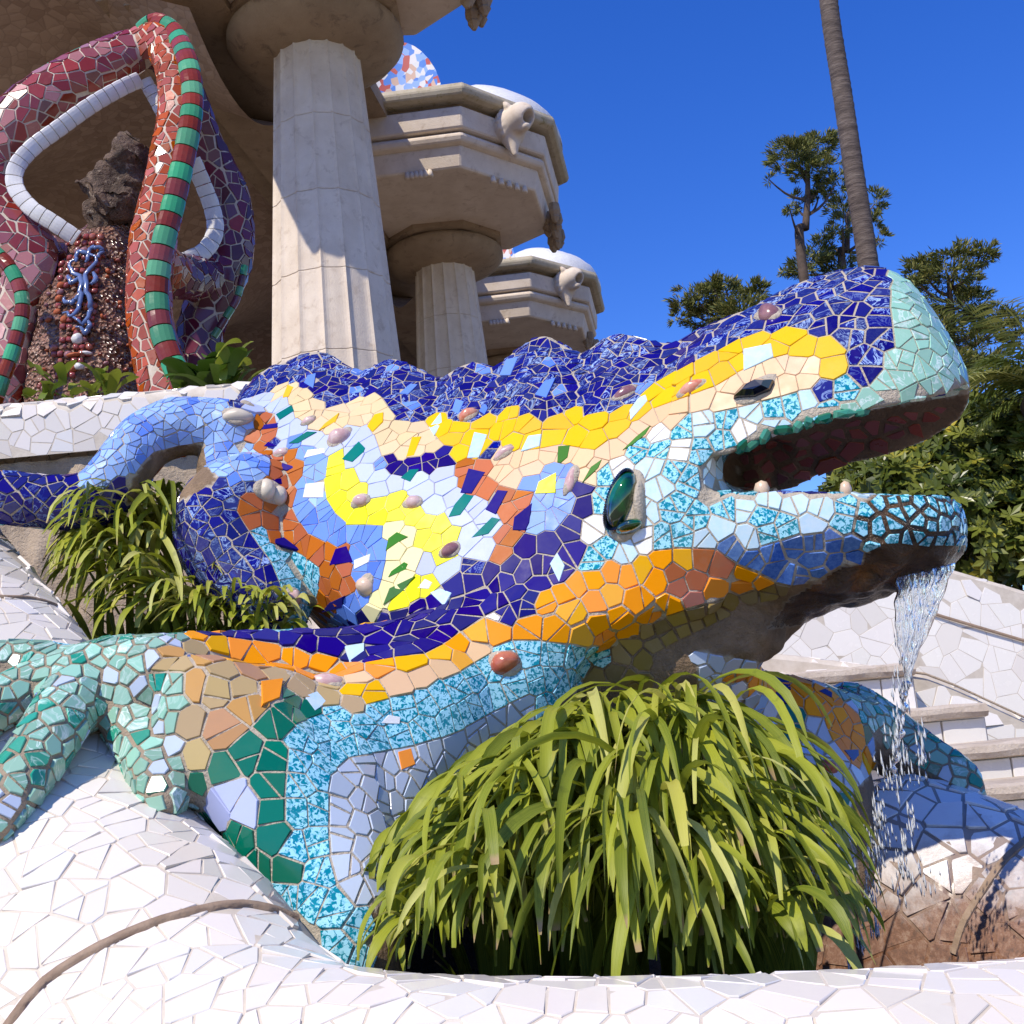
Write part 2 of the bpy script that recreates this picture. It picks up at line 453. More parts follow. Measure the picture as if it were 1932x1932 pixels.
def rough_mat(name, c1, c2, scale=8, rough=0.85, bump=0.4, bdist=0.01, c3=None, spec=0.3, fine=90):
    if name in MATS: return MATS[name]
    m, nt, b = new_mat(name)
    pos = nd(nt, 'ShaderNodeNewGeometry').outputs['Position']
    n1 = noise_(nt, pos, scale, 6, 0.65)
    col = ramp(nt, n1, [(0.3, c1), (0.7, c2)])
    if c3: col = mixc(nt, ramp(nt, noise_(nt, pos, scale * 2.7, 5, 0.7, 0.5), [(0.55, (0, 0, 0)), (0.72, (1, 1, 1))]), col, c3)
    nt.links.new(col, b.inputs['Base Color'])
    b.inputs['Roughness'].default_value = rough
    b.inputs['Specular IOR Level'].default_value = spec
    bump_(nt, b, math_(nt, 'ADD', n1, noise_(nt, pos, fine, 4, 0.7)), bump, bdist)
    MATS[name] = m
    return m

# ------------------------------------------------------------------ broken tile mosaic
class Surf:
    def __init__(s, V, F_, eye=None):
        s.V = np.asarray(V, float)
        if eye is not None:          # open sheets: turn the faces to the side that is seen
            f = np.array([q[:3] for q in F_]); a, b, c = s.V[f[:, 0]], s.V[f[:, 1]], s.V[f[:, 2]]
            nn = np.cross(b - a, c - a); d = np.array(eye) - (a + b + c) / 3
            if (np.einsum('ij,ij->i', nn, d) / np.maximum(np.linalg.norm(d, axis=1), 1e-6) ** 2).sum() < 0: F_ = [tuple(q)[::-1] for q in F_]
        T = []
        for f in F_:
            for i in range(1, len(f) - 1): T.append((f[0], f[i], f[i + 1]))
        s.T = np.array(T)
        a, b, c = s.V[s.T[:, 0]], s.V[s.T[:, 1]], s.V[s.T[:, 2]]
        s.N = np.cross(b - a, c - a); s.area = np.linalg.norm(s.N, axis=1) / 2
        s.N /= np.maximum(s.area[:, None] * 2, 1e-12)
        s.bvh = BVHTree.FromPolygons([tuple(p) for p in s.V], [tuple(t) for t in T])
    def sample(s, n, rs):
        p = s.area / s.area.sum()
        idx = rs.choice(len(s.T), n, p=p)
        r1 = np.sqrt(rs.random(n)); r2 = rs.random(n)
        t = s.T[idx]
        P = (1 - r1)[:, None] * s.V[t[:, 0]] + (r1 * (1 - r2))[:, None] * s.V[t[:, 1]] + (r1 * r2)[:, None] * s.V[t[:, 2]]
        return P, s.N[idx]
    def hit(s, u, v):
        h = s.bvh.ray_cast(CAM, ray(u, v))
        return (h[0], h[1]) if h[0] is not None else (None, None)
    def seen(s, p, n, tol=0.02):
        d = Vector(p) - CAM
        if d.dot(Vector(n)) >= 0: return False
        h = s.bvh.ray_cast(CAM, d.normalized())
        return h[0] is not None and h[3] > d.length - tol
def frame_of(n):
    n = Vector(n).normalized()
    t = n.cross(Vector((0, 0, 1)))
    if t.length < 0.1: t = n.cross(Vector((1, 0, 0)))
    t.normalize()
    return t, n.cross(t), n
def clip_half(poly, px, py, nx, ny):
    """keep the side of the line through (px, py) against the normal"""
    out = []
    m = len(poly)
    for i in range(m):
        a = poly[i]; b = poly[(i + 1) % m]
        da = (a[0] - px) * nx + (a[1] - py) * ny
        db = (b[0] - px) * nx + (b[1] - py) * ny
        if da <= 0: out.append(a)
        if (da < 0 < db) or (db < 0 < da):
            t = da / (da - db)
            out.append((a[0] + (b[0] - a[0]) * t, a[1] + (b[1] - a[1]) * t))
    return out
def poly_area(p):
    return 0.5 * sum(p[i][0] * p[(i + 1) % len(p)][1] - p[(i + 1) % len(p)][0] * p[i][1] for i in range(len(p)))
def split_poly(poly, target, g, rnd):
    """break a cell by straight cuts, as a tile breaks"""
    A = abs(poly_area(poly))
    if A < target * rnd.uniform(1.0, 1.9) or len(poly) < 3: return [poly]
    cx = sum(p[0] for p in poly) / len(poly); cy = sum(p[1] for p in poly) / len(poly)
    sxx = sum((p[0] - cx) ** 2 for p in poly); syy = sum((p[1] - cy) ** 2 for p in poly); sxy = sum((p[0] - cx) * (p[1] - cy) for p in poly)
    ang = 0.5 * math.atan2(2 * sxy, sxx - syy) + rnd.gauss(0, 0.35)
    nx, ny = math.cos(ang), math.sin(ang)
    r = math.sqrt(A) * 0.14
    px, py = cx + rnd.uniform(-r, r), cy + rnd.uniform(-r, r)
    a = clip_half(poly, px - nx * g / 2, py - ny * g / 2, nx, ny)
    b = clip_half(poly, px + nx * g / 2, py + ny * g / 2, -nx, -ny)
    out = []
    for q in (a, b):
        if len(q) >= 3: out += split_poly(q, target, g, rnd)
    return out
def tidy(poly, eps):
    out = []
    for p in poly:
        if not out or (p[0] - out[-1][0]) ** 2 + (p[1] - out[-1][1]) ** 2 > eps * eps: out.append(p)
    if len(out) > 1 and (out[0][0] - out[-1][0]) ** 2 + (out[0][1] - out[-1][1]) ** 2 <= eps * eps: out.pop()
    return out
class Tile:
    __slots__ = ('V', 'F', 'mat', 'c', 'n', 'area', 'rnd')
def make_tile(surf, pts3, mat, lift=0.0025, thick=0.007, tilt=0.009, rnd=rng, chamfer=0.0012, snap=True):
    Q = []
    for p in pts3:
        if snap:
            h = surf.bvh.find_nearest(p)
            Q.append(np.array(h[0]))
        else: Q.append(np.array(p))
    Q = np.array(Q)
    c = Q.mean(0)
    n = np.zeros(3)
    for i in range(len(Q)): n += np.cross(Q[i] - c, Q[(i + 1) % len(Q)] - c)
    L = np.linalg.norm(n)
    if L < 1e-8: return None
    n /= L
    d = (Q - c) @ n
    if snap and (np.abs(d).max() > 0.24 * math.sqrt(L) or np.abs(np.array([tuple(p) for p in pts3]) - Q).max() > 0.40 * math.sqrt(L)): return None
    tv = np.array([rnd.gauss(0, tilt) for _ in range(3)])
    sag = 0.0
    if snap:                      # a flat piece on a rounded body rides on its middle
        for w_ in [c] + [(Q[i] + Q[(i + 1) % len(Q)] + c) / 3 for i in range(len(Q))]:
            h = surf.bvh.find_nearest(w_)
            sag = max(sag, float((np.array(h[0]) - c) @ n))
        if sag > 0.008: sag = 0.008
    top = Q - np.outer(d * 0.96, n) + np.outer((Q - c) @ tv, n) + n * (lift + sag)
    thick = thick + sag
    tc = top.mean(0)
    e = top - tc
    ln = np.linalg.norm(e, axis=1)[:, None]
    inner = tc + e * np.maximum(1 - chamfer / np.maximum(ln, 1e-5), 0.7)
    rim = top - n * chamfer
    bot = rim - n * thick
    m = len(Q)
    t = Tile()
    t.V = np.concatenate([inner, rim, bot])
    f = [tuple(range(m))]
    for i in range(m):
        j = (i + 1) % m
        f.append((i + m, j + m, j, i))
        f.append((i + 2 * m, j + 2 * m, j + m, i + m))
    t.F = f; t.mat = mat; t.c = Vector(tc); t.n = Vector(n); t.area = L / 2
    t.rnd = rnd.random()
    return t
def scatter_seeds(surf, spec, first=(), density=5.0, seed=1, smin=0.02, minfac=0.72):
    """spec(p, n) -> (key, spacing); spacing 0 keeps a ghost that only bounds its neighbours"""
    rs = np.random.default_rng(seed)
    N = int(min(60000, surf.area.sum() / (smin * smin) * density))
    P, NN = surf.sample(N, rs)
    cell = 0.06
    grid = {}
    seeds = []
    def put(p, n, key, s, fac):
        ci = (int(p[0] // cell), int(p[1] // cell), int(p[2] // cell))
        rr = int(s * 1.0 // cell) + 1
        for dx in range(-rr, rr + 1):
            for dy in range(-rr, rr + 1):
                for dz in range(-rr, rr + 1):
                    for q in grid.get((ci[0] + dx, ci[1] + dy, ci[2] + dz), ()):
                        o = seeds[q]
                        lim = fac * 0.5 * (s + o[3])
                        if (o[0][0] - p[0]) ** 2 + (o[0][1] - p[1]) ** 2 + (o[0][2] - p[2]) ** 2 < lim * lim: return
        seeds.append((p, n, key, s))
        grid.setdefault(ci, []).append(len(seeds) - 1)
    for p, n, key, s in first: put(p, n, key, s, 0.5)
    vr = rs.random(N)
    for p, n, q in zip(P, NN, vr):
        key, s = spec(p, n)
        if s is None: continue
        s *= 0.72 + 0.62 * q * q + .12 * q
        put(p, n, key, s if s > 0 else 0.03, minfac)
    return seeds
def mosaic(surf, seeds, style, seed=3):
    """style(key) -> (material, grout gap, split target area or 0, lift) or None for bare ground"""
    rnd = random.Random(seed)
    kd = KDTree(len(seeds))
    for i, s in enumerate(seeds): kd.insert(s[0], i)
    kd.balance()
    tiles = []
    for i, (p, n, key, s) in enumerate(seeds):
        st = style(key, rnd)
        if st is None: continue
        mat, g, target, lift = st
        t1, t2, nn = frame_of(n)
        P = Vector(p)
        R0 = s * 1.25
        poly = [(R0 * math.cos(a), R0 * math.sin(a)) for a in (np.arange(8) + 0.5) * math.pi / 4]
        for co, j, dist in kd.find_n(p, 22):
            if j == i: continue
            if dist > 2.6 * R0: break
            if nn.dot(Vector(seeds[j][1])) < 0.0: continue
            d = co - P
            x, y = d.dot(t1), d.dot(t2)
            L = math.hypot(x, y)
            if L < 0.5 * dist: continue
            # stretch so that distance along the surface counts on curved ground
            k = dist / L if L > 0.3 * dist else 1.0
            x *= k; y *= k; L *= k
            nx, ny = x / L, y / L
            hh = L / 2 - g / 2
            poly = clip_half(poly, nx * hh, ny * hh, nx, ny)
            if len(poly) < 3: break
        if len(poly) < 3: continue
        for q in (split_poly(poly, target, g, rnd) if target else [poly]):
            q = tidy(q, 0.0022)
            if len(q) < 3 or abs(poly_area(q)) < 3e-5 * (s / 0.04) ** 2: continue
            t = make_tile(surf, [P + t1 * a + t2 * b for a, b in q], mat, lift=lift, rnd=rnd)
            if t is not None: tiles.append(t)
    return tiles
def emit(tiles, parent, part_name='tile', stuff_name='small_tiles', most=300, surf=None, occluders=()):
    """the tiles that show largest become objects of their own, the rest one part of kind stuff"""
    sc = []
    for i, t in enumerate(tiles):
        d = t.c - CAM
        u, v = proj(t.c) if (CAMI @ d).z < 0 else (-999, 0)
        a = 0.0
        if -20 < u < 1952 and -20 < v < 1952 and d.dot(t.n) < 0:
            vis = all(not (lambda h: h[0] is not None and h[3] < d.length - 0.03)(b.ray_cast(CAM, d.normalized())) for b in occluders)
            if vis: a = t.area * -d.normalized().dot(t.n) / d.length_squared
        sc.append(a)
    order = sorted(range(len(tiles)), key=lambda i: -sc[i])
    own = [i for i in order[:most] if sc[i] > 0]
    ownset = set(own)
    for i in own:
        t = tiles[i]
        mesh_obj(part_name, t.V, t.F, t.mat, parent, attr={'rnd': [t.rnd] * len(t.F)})
    rest = [t for i, t in enumerate(tiles) if i not in ownset]
    if rest:
        V = np.concatenate([t.V for t in rest]); off = 0; FF = []; RN = []; MI = []
        mats = []
        for t in rest:
            if t.mat not in mats: mats.append(t.mat)
            k = mats.index(t.mat)
            for f in t.F: FF.append(tuple(x + off for x in f)); RN.append(t.rnd); MI.append(k)
            off += len(t.V)
        ob = mesh_obj(stuff_name, V, FF, None, parent, origin=tuple(world_loc(parent)), attr={'rnd': RN})
        for m in mats: ob.data.materials.append(m)
        ob.data.polygons.foreach_set('material_index', MI)
        ob['kind'] = 'stuff'
    return len(own), len(rest)
def to_frame(fr, pts):
    ox, oy, k = fr
    return [((ox + x * k) * 1932 / 2560, (oy + y * k) * 1932 / 2560) for x, y in pts]
class ZoneMap:
    def __init__(s):
        s.m = np.zeros((1400, 1400), np.int16); s.keys = ['']     # covers -100..2700 in half pixels
        s.polys = []
    def paint(s, key, fr, pts, edges=True):
        P = to_frame(fr, pts) if fr else pts
        if key not in s.keys: s.keys.append(key)
        k = s.keys.index(key)
        q = np.array(P) / 2.0 + 100
        x0, y0 = np.maximum(np.floor(q.min(0)).astype(int), 0); x1, y1 = np.minimum(np.ceil(q.max(0)).astype(int) + 1, 1399)
        X, Y = np.meshgrid(np.arange(x0, x1), np.arange(y0, y1))
        ins = np.zeros(X.shape, bool)
        for i in range(len(q)):
            (ax, ay), (bx, by) = q[i], q[(i + 1) % len(q)]
            if ay == by: continue
            c = ((ay > Y) != (by > Y)) & (X < (bx - ax) * (Y - ay) / (by - ay) + ax)
            ins ^= c
        s.m[y0:y1, x0:x1][ins] = k
        if edges: s.polys.append(P)
    def get(s, u, v):
        a, b = int(u / 2 + 100), int(v / 2 + 100)
        if 0 <= a < 1400 and 0 <= b < 1400: return s.keys[s.m[b, a]]
        return ''
def near_zone(zm, u, v, skip, reach=48):
    for d in range(6, reach, 6):
        for k in range(12):
            z = zm.get(u + d * math.cos(k * .5236), v + d * math.sin(k * .5236))
            if z not in skip: return z
    return None
def edge_seeds(surf, polys, spec, fac=0.42):
    """pairs of seeds either side of a traced colour boundary, so that cells end along it"""
    out = []
    for P in polys:
        Q = np.array(list(P) + [P[0]])
        L = np.linalg.norm(np.diff(Q, axis=0), axis=1).sum()
        pts = resample(Q, max(8, int(L / 6)))
        hits = [surf.hit(*p) for p in pts]
        acc = 1e9; last = None
        for i in range(len(pts) - 1):
            a, na = hits[i]; b, nb = hits[i + 1]
            if a is None or b is None or (a - b).length > 0.05: last = None; acc = 1e9; continue
            acc += (a - b).length if last is not None else 0
            t = (b - a)
            if t.length < 1e-6: continue
            t.normalize()
            side = na.cross(t).normalized()
            kl = spec(a + side * 0.008, na); kr = spec(a - side * 0.008, na)
            if kl[0] == kr[0]: last = a; continue
            sl = kl[1] or 0.03; sr = kr[1] or 0.03
            s = min(sl, sr)
            if acc < s * rng.uniform(0.75, 1.15): last = a; continue
            acc = 0; last = a
            d = s * fac
            for sg, k in ((1, kl), (-1, kr)):
                h = surf.bvh.find_nearest(a + side * (d * sg))
                out.append((np.array(h[0]), np.array(h[1]), k[0], k[1] or 0.03))
    return out
# ------------------------------------------------------------------ the lizard's tiles
G = glaze
COBALT = G('cobalt_swirl_glaze', (0.006, 0.004, 0.155), kind='swirl', c2=(0.42, 0.60, 0.92), c3=(0.05, 0.12, 0.55), scale=20, amt=0.25, dirt=0.05)
COBALTP = G('cobalt_plain_glaze', (0.007, 0.004, 0.15), amt=0.25, dirt=0.06)
NAVY = G('navy_glaze', (0.013, 0.008, 0.16), rough=0.28, spec=0.04, amt=0.25, dirt=0.06)
YELLOW = G('yellow_glaze', (0.76, 0.45, 0.0), rough=0.34, spec=0.14, amt=0.05, dirt=0.05)
CREAM = G('cream_glaze', (0.70, 0.52, 0.29), rough=0.34, spec=0.22, amt=0.07, dirt=0.06)
PEACH = G('peach_glaze', (0.72, 0.47, 0.27), rough=0.34, spec=0.22, amt=0.07, dirt=0.08)
LAV = G('lavender_glaze', (0.44, 0.50, 0.74), rough=0.34, spec=0.22, amt=0.04, dirt=0.05)
PERI = G('periwinkle_glaze', (0.13, 0.26, 0.74), rough=0.34, spec=0.22, amt=0.14, dirt=0.06)
SKYB = G('light_blue_glaze', (0.29, 0.45, 0.80), amt=0.2, dirt=0.08)
TERRA = G('terracotta_glaze', (0.46, 0.12, 0.024), rough=0.34, spec=0.15, amt=0.13, dirt=0.08)
LEMON = G('lemon_glaze', (0.90, 0.84, 0.015), rough=0.34, spec=0.22, amt=0.04, dirt=0.04)
PLEMON = G('pale_lemon_glaze', (0.86, 0.78, 0.38), rough=0.34, spec=0.22, amt=0.05, dirt=0.05)
GREEN = G('deep_green_glaze', (0.002, 0.15, 0.085), amt=0.15, dirt=0.05)
TEALG = G('teal_green_glaze', (0.0, 0.17, 0.13), amt=0.12, dirt=0.04)
MOSS = G('moss_green_glaze', (0.06, 0.20, 0.012), amt=0.15, dirt=0.04)
MINT = G('mint_swirl_glaze', (0.30, 0.56, 0.43), kind='swirl', c2=(0.72, 0.82, 0.79), scale=13, amt=0.12, dirt=0.08)
FOOTG = G('foot_green_swirl_glaze', (0.235, 0.43, 0.32), kind='swirl', c2=(0.62, 0.74, 0.69), scale=13, amt=0.2, dirt=0.12)
JADE = G('jade_swirl_glaze', (0.03, 0.30, 0.20), kind='swirl', c2=(0.55, 0.78, 0.68), scale=13, amt=0.2, dirt=0.08)
TURQ = G('turquoise_mottle_glaze', (0.36, 0.72, 0.86), kind='mottle', c2=(0.0, 0.22, 0.30), c3=(0.0, 0.30, 0.38), scale=115, thr=0.515, amt=0.06, dirt=0.04)
PALE = G('pale_blue_glaze', (0.56, 0.71, 0.80), kind='speck', c2=(0.48, 0.68, 0.80), scale=40, amt=0.06, dirt=0.06)
ORANGE = G('orange_glaze', (0.86, 0.29, 0.0), rough=0.26, amt=0.10, dirt=0.03, spec=0.14)
AMBER = G('amber_glaze', (0.80, 0.40, 0.008), rough=0.26, spec=0.15, amt=0.10, dirt=0.14)
WORN = G('worn_red_glaze', (0.45, 0.13, 0.06), amt=0.2, dirt=0.5)
TAN = G('tan_glaze', (0.46, 0.33, 0.15), amt=0.14, dirt=0.1)
BTAN = G('brown_tan_glaze', (0.50, 0.27, 0.10), amt=0.15, dirt=0.2)
GREY = G('pale_grey_glaze', (0.50, 0.58, 0.70), amt=0.08, dirt=0.08)
SLATE = G('slate_blue_glaze', (0.06, 0.15, 0.46), kind='speck', c2=(0.12, 0.24, 0.56), scale=120, amt=0.18, dirt=0.12)
SNOW = G('snow_glaze', (0.80, 0.80, 0.79), amt=0.03, dirt=0.04)
PALATE = G('palate_glaze', (0.30, 0.075, 0.05), amt=0.3, dirt=0.3, rough=0.25)
OLIVE = G('olive_dirty_glaze', (0.22, 0.15, 0.05), amt=0.3, dirt=0.7, rough=0.3)
DARKTIP = G('dark_wet_glaze', (0.05, 0.06, 0.08), amt=0.3, dirt=0.7, rough=0.2)

FR = (0, 0, 1.32505); R3 = (1560, 0, .5176); R4 = (0, 900, .44513); R5 = (560, 800, .46584); R6 = (1360, 640, .62112)
R7 = (0, 1500, .54855); R8 = (1560, 1460, .56948); Z1 = (0, 1560, .28986); Z2 = (1700, 1600, .44513); Z3 = (460, 1560, .5176); Z4 = (1740, 880, .41408)
ZM = ZoneMap()
def Z(key, fr, *pts, edges=True): ZM.paint(key, fr, pts, edges)
Z('belly', FR, (-90, 900), (2000, 900), (2000, 1900), (-90, 1900), edges=False)
Z('cobalt', FR, (440, 480), (1900, 480), (1900, 900), (1480, 900), (1150, 1000), (1000, 1150), (440, 1190), edges=False)
Z('bighead', R6, (560, 700), (480, 400), (560, 200), (900, 20), (1500, 20), (1500, 700), edges=False)
# hind quarters
Z('hind', R4, (430, 760), (560, 590), (680, 400), (800, 250), (960, 180), (1180, 200), (1300, 262), (1420, 300), (1425, 360), (1370, 430), (1420, 500), (1520, 570), (1510, 640), (1440, 700), (1370, 690), (1330, 620), (1220, 680), (1160, 590), (1140, 460), (1000, 480), (860, 520), (800, 580), (745, 660), (640, 650))
Z('hindtip', R4, (-300, 560), (150, 660), (480, 720), (560, 680), (745, 660), (700, 790), (560, 890), (200, 900), (-300, 860))
Z('bare', R4, (745, 662), (860, 520), (1000, 482), (1140, 462), (1160, 590), (1220, 680), (1100, 760), (900, 800), (700, 800), edges=False)
Z('lobe', R4, (1220, 670), (1300, 625), (1360, 650), (1440, 700), (1350, 770), (1330, 850), (1380, 930), (1440, 1020), (1520, 1130), (1570, 1250), (1600, 1370), (1595, 1500), (1300, 1420), (1000, 1200), (950, 950), (1080, 760))
Z('turq', R4, (1380, 925), (1520, 1000), (1690, 1090), (1800, 1170), (1800, 1260), (1770, 1370), (1700, 1500), (1590, 1530), (1600, 1380), (1560, 1250), (1520, 1130), (1440, 1020))
# flank, painted from the rear forwards
Z('lav', R5, (100, 430), (230, 385), (400, 420), (700, 570), (780, 580), (820, 650), (850, 740), (880, 820), (950, 840), (1100, 800), (1240, 780), (1260, 900), (1390, 960), (1480, 1060), (1500, 1110), (1460, 1210), (1400, 1335), (1270, 1340), (1160, 1430), (1100, 1480), (700, 1400), (260, 700), (290, 580), (280, 540), (200, 500), (100, 480))
Z('peri', R5, (270, 660), (350, 670), (480, 680), (560, 740), (540, 880), (550, 960), (600, 1040), (670, 1100), (780, 1100), (860, 1105), (880, 1180), (870, 1280), (850, 1380), (820, 1480), (680, 1600), (560, 1660), (540, 1640), (600, 1580), (650, 1500), (690, 1330), (690, 1260), (660, 1200), (560, 1200), (480, 1160), (410, 1100), (370, 1020), (380, 930), (420, 850), (430, 770), (390, 720))
Z('terra', R5, (150, 500), (220, 510), (290, 545), (285, 590), (260, 650), (240, 690), (330, 720), (390, 725), (430, 770), (420, 850), (380, 930), (370, 1020), (410, 1100), (480, 1160), (560, 1200), (660, 1205), (690, 1260), (690, 1330), (655, 1490), (600, 1580), (540, 1645), (430, 1660), (480, 1560), (520, 1440), (520, 1340), (440, 1280), (390, 1240), (310, 1220), (180, 1160), (110, 1090), (70, 1000), (110, 930), (200, 870), (250, 810), (250, 760), (200, 710), (120, 670), (105, 620), (160, 560))
Z('cream', R5, (240, 380), (330, 340), (400, 315), (450, 370), (510, 430), (600, 460), (680, 440), (760, 400), (810, 390), (850, 420), (890, 480), (940, 540), (1000, 545), (1080, 550), (1150, 640), (1200, 690), (1160, 685), (1060, 730), (960, 745), (865, 740), (830, 650), (790, 590), (690, 575), (600, 590), (520, 600), (440, 560), (400, 530), (370, 430), (330, 420))
Z('navys', R5, (865, 740), (960, 745), (1060, 730), (1160, 685), (1220, 730), (1240, 780), (1150, 805), (1000, 810), (910, 835), (880, 790))
Z('lemon', R5, (560, 745), (650, 760), (710, 820), (740, 890), (780, 960), (880, 945), (980, 935), (1060, 990), (1080, 1040), (1200, 1060), (1240, 1130), (1260, 1170), (1210, 1280), (1180, 1350), (1140, 1440), (1050, 1510), (950, 1545), (870, 1530), (950, 1450), (1010, 1380), (1060, 1300), (1070, 1230), (1020, 1190), (1030, 1110), (860, 1085), (660, 1095), (590, 1030), (550, 950), (540, 880))
Z('plemon', R5, (870, 1100), (1030, 1110), (1015, 1190), (1070, 1230), (1010, 1380), (950, 1450), (870, 1530), (760, 1565), (670, 1610), (840, 1440), (860, 1330), (880, 1200))
Z('terra', R5, (1240, 770), (1320, 740), (1400, 730), (1440, 760), (1450, 830), (1490, 890), (1560, 910), (1640, 920), (1660, 960), (1640, 1060), (1610, 1170), (1540, 1240), (1460, 1290), (1390, 1345), (1440, 1220), (1480, 1150), (1495, 1090), (1420, 1040), (1380, 970), (1300, 930), (1250, 880))
Z('peach', R5, (1440, 740), (1480, 710), (1600, 705), (1700, 690), (1800, 670), (1932, 690), (2000, 700), (2000, 900), (1932, 840), (1830, 770), (1740, 790), (1620, 860), (1560, 910), (1500, 900), (1450, 830))
Z('peach', R6, (0, 760), (170, 785), (260, 760), (430, 620), (700, 520), (800, 460), (870, 425), (960, 402), (1050, 408), (1110, 450), (1102, 500), (1080, 530), (940, 570), (820, 600), (600, 650), (500, 680), (430, 690), (330, 780), (250, 850), (160, 915), (150, 850), (80, 840), (0, 850))
Z('peri', R5, (1560, 910), (1620, 860), (1680, 820), (1770, 780), (1830, 775), (1880, 830), (1910, 900), (1870, 1020), (1780, 1130), (1610, 1170), (1640, 1050), (1660, 960), (1640, 920))
Z('yellow', R5, (1000, 545), (1080, 515), (1170, 480), (1215, 475), (1260, 545), (1330, 550), (1440, 500), (1560, 460), (1600, 460), (1640, 500), (1690, 535), (1800, 505), (1870, 472), (1940, 462), (1940, 692), (1800, 670), (1700, 690), (1600, 705), (1480, 710), (1400, 730), (1320, 740), (1242, 770), (1230, 730), (1200, 690), (1150, 640), (1080, 550))
Z('yellow', R6, (100, 612), (161, 603), (220, 630), (290, 620), (390, 560), (420, 530), (520, 470), (660, 400), (790, 335), (900, 295), (1000, 288), (1100, 305), (1180, 345), (1240, 400), (1250, 440), (1200, 490), (1165, 522), (1110, 525), (1102, 490), (1110, 450), (1050, 408), (960, 402), (870, 425), (800, 460), (690, 535), (560, 560), (450, 610), (350, 690), (260, 760), (170, 785), (100, 775))
# navy and orange bands round the shoulder
Z('navy', R5, (-60, 1700), (280, 1690), (440, 1670), (560, 1640), (690, 1600), (760, 1560), (880, 1535), (960, 1545), (1060, 1495), (1150, 1440), (1200, 1390), (1270, 1340), (1390, 1340), (1480, 1270), (1570, 1190), (1690, 1160), (1780, 1130), (1850, 1050), (1890, 930), (1932, 870), (2010, 860), (2010, 1000), (1960, 1200), (1900, 1330), (1790, 1450), (1700, 1460), (1560, 1510), (1460, 1560), (1370, 1610), (1280, 1670), (1180, 1740), (1100, 1780), (1000, 1800), (880, 1820), (750, 1840), (660, 1840), (560, 1800), (450, 1770), (300, 1740), (150, 1720))
Z('tan', Z3, (60, 80), (600, 230), (800, 260), (880, 390), (560, 360), (440, 380), (200, 615), (0, 300))
Z('orange', Z3, (40, 75), (240, 70), (370, 100), (560, 130), (700, 165), (800, 190), (980, 185), (1150, 140), (1300, 80), (1450, 0), (1700, -130), (1932, -250), (2200, -300), (2200, 100), (1932, 110), (1700, 80), (1620, 80), (1500, 140), (1400, 190), (1320, 240), (1200, 290), (1150, 330), (1000, 355), (870, 370), (790, 350), (770, 270), (690, 230), (610, 270), (560, 240), (440, 205), (330, 195), (210, 180), (150, 140), (90, 90))
Z('amber', Z3, (770, 200), (980, 190), (1150, 145), (1300, 90), (1420, 30), (1480, 140), (1320, 240), (1200, 290), (1150, 330), (1000, 355), (870, 370), (790, 350))
Z('orange', R6, (-20, 1345), (60, 1325), (160, 1275), (260, 1230), (350, 1238), (450, 1185), (560, 1175), (690, 1180), (770, 1235), (850, 1270), (940, 1312), (780, 1360), (640, 1400), (500, 1440), (300, 1560), (150, 1610), (-20, 1575))
Z('worn', R6, (465, 1195), (660, 1182), (765, 1240), (760, 1300), (640, 1290), (640, 1350), (590, 1420), (510, 1350), (480, 1260))
Z('olive', R6, (150, 1612), (300, 1560), (500, 1440), (640, 1400), (780, 1360), (940, 1315), (1000, 1330), (980, 1370), (850, 1410), (760, 1450), (560, 1540), (380, 1640), (200, 1680))
# cheek, jaws, snout
Z('face', R6, (160, 915), (250, 850), (330, 780), (430, 690), (580, 655), (700, 630), (800, 605), (900, 580), (960, 565), (1080, 530), (1165, 522), (1245, 450), (1290, 500), (1310, 530), (1180, 620), (1165, 650), (760, 780), (715, 830), (720, 900), (770, 935), (950, 945), (1300, 945), (1330, 960), (1260, 1010), (1240, 1110), (1100, 1115), (1000, 1130), (860, 1172), (690, 1178), (560, 1172), (450, 1182), (260, 1230), (160, 1272), (65, 1325), (140, 1230), (150, 1150), (165, 1080), (190, 970), (195, 915))
Z('slate', R6, (690, 1180), (860, 1172), (1000, 1130), (1100, 1115), (1240, 1112), (1300, 1180), (1280, 1240), (1200, 1240), (1100, 1300), (1000, 1325), (940, 1312), (860, 1270), (770, 1235))
Z('mint', R6, (1400, 110), (1420, 60), (1600, 60), (1760, 300), (1760, 545), (1735, 548), (1350, 612), (1165, 650), (1180, 620), (1310, 530), (1330, 500), (1390, 430), (1410, 330), (1395, 200))
Z('palate', R6, (780, 770), (1100, 670), (1300, 640), (1735, 550), (1760, 555), (1500, 820), (1280, 945), (780, 942), edges=False)
Z('bare', R6, (712, 830), (757, 775), (1165, 642), (1350, 612), (1735, 547), (1735, 562), (1400, 624), (1180, 662), (900, 736), (800, 788), (775, 860), (800, 935), (740, 935), (712, 890), edges=False)
Z('wet', R6, (1260, 1010), (1320, 965), (1450, 930), (1560, 930), (1690, 960), (1740, 1040), (1740, 1175), (1500, 1170), (1400, 1165), (1300, 1180), (1240, 1110))
Z('wetbare', R6, (1300, 1180), (1400, 1165), (1500, 1170), (1740, 1175), (1700, 1300), (1540, 1380), (1390, 1400), (1050, 1480), (900, 1500), (980, 1380), (1100, 1310), (1200, 1245), (1280, 1240), edges=False)
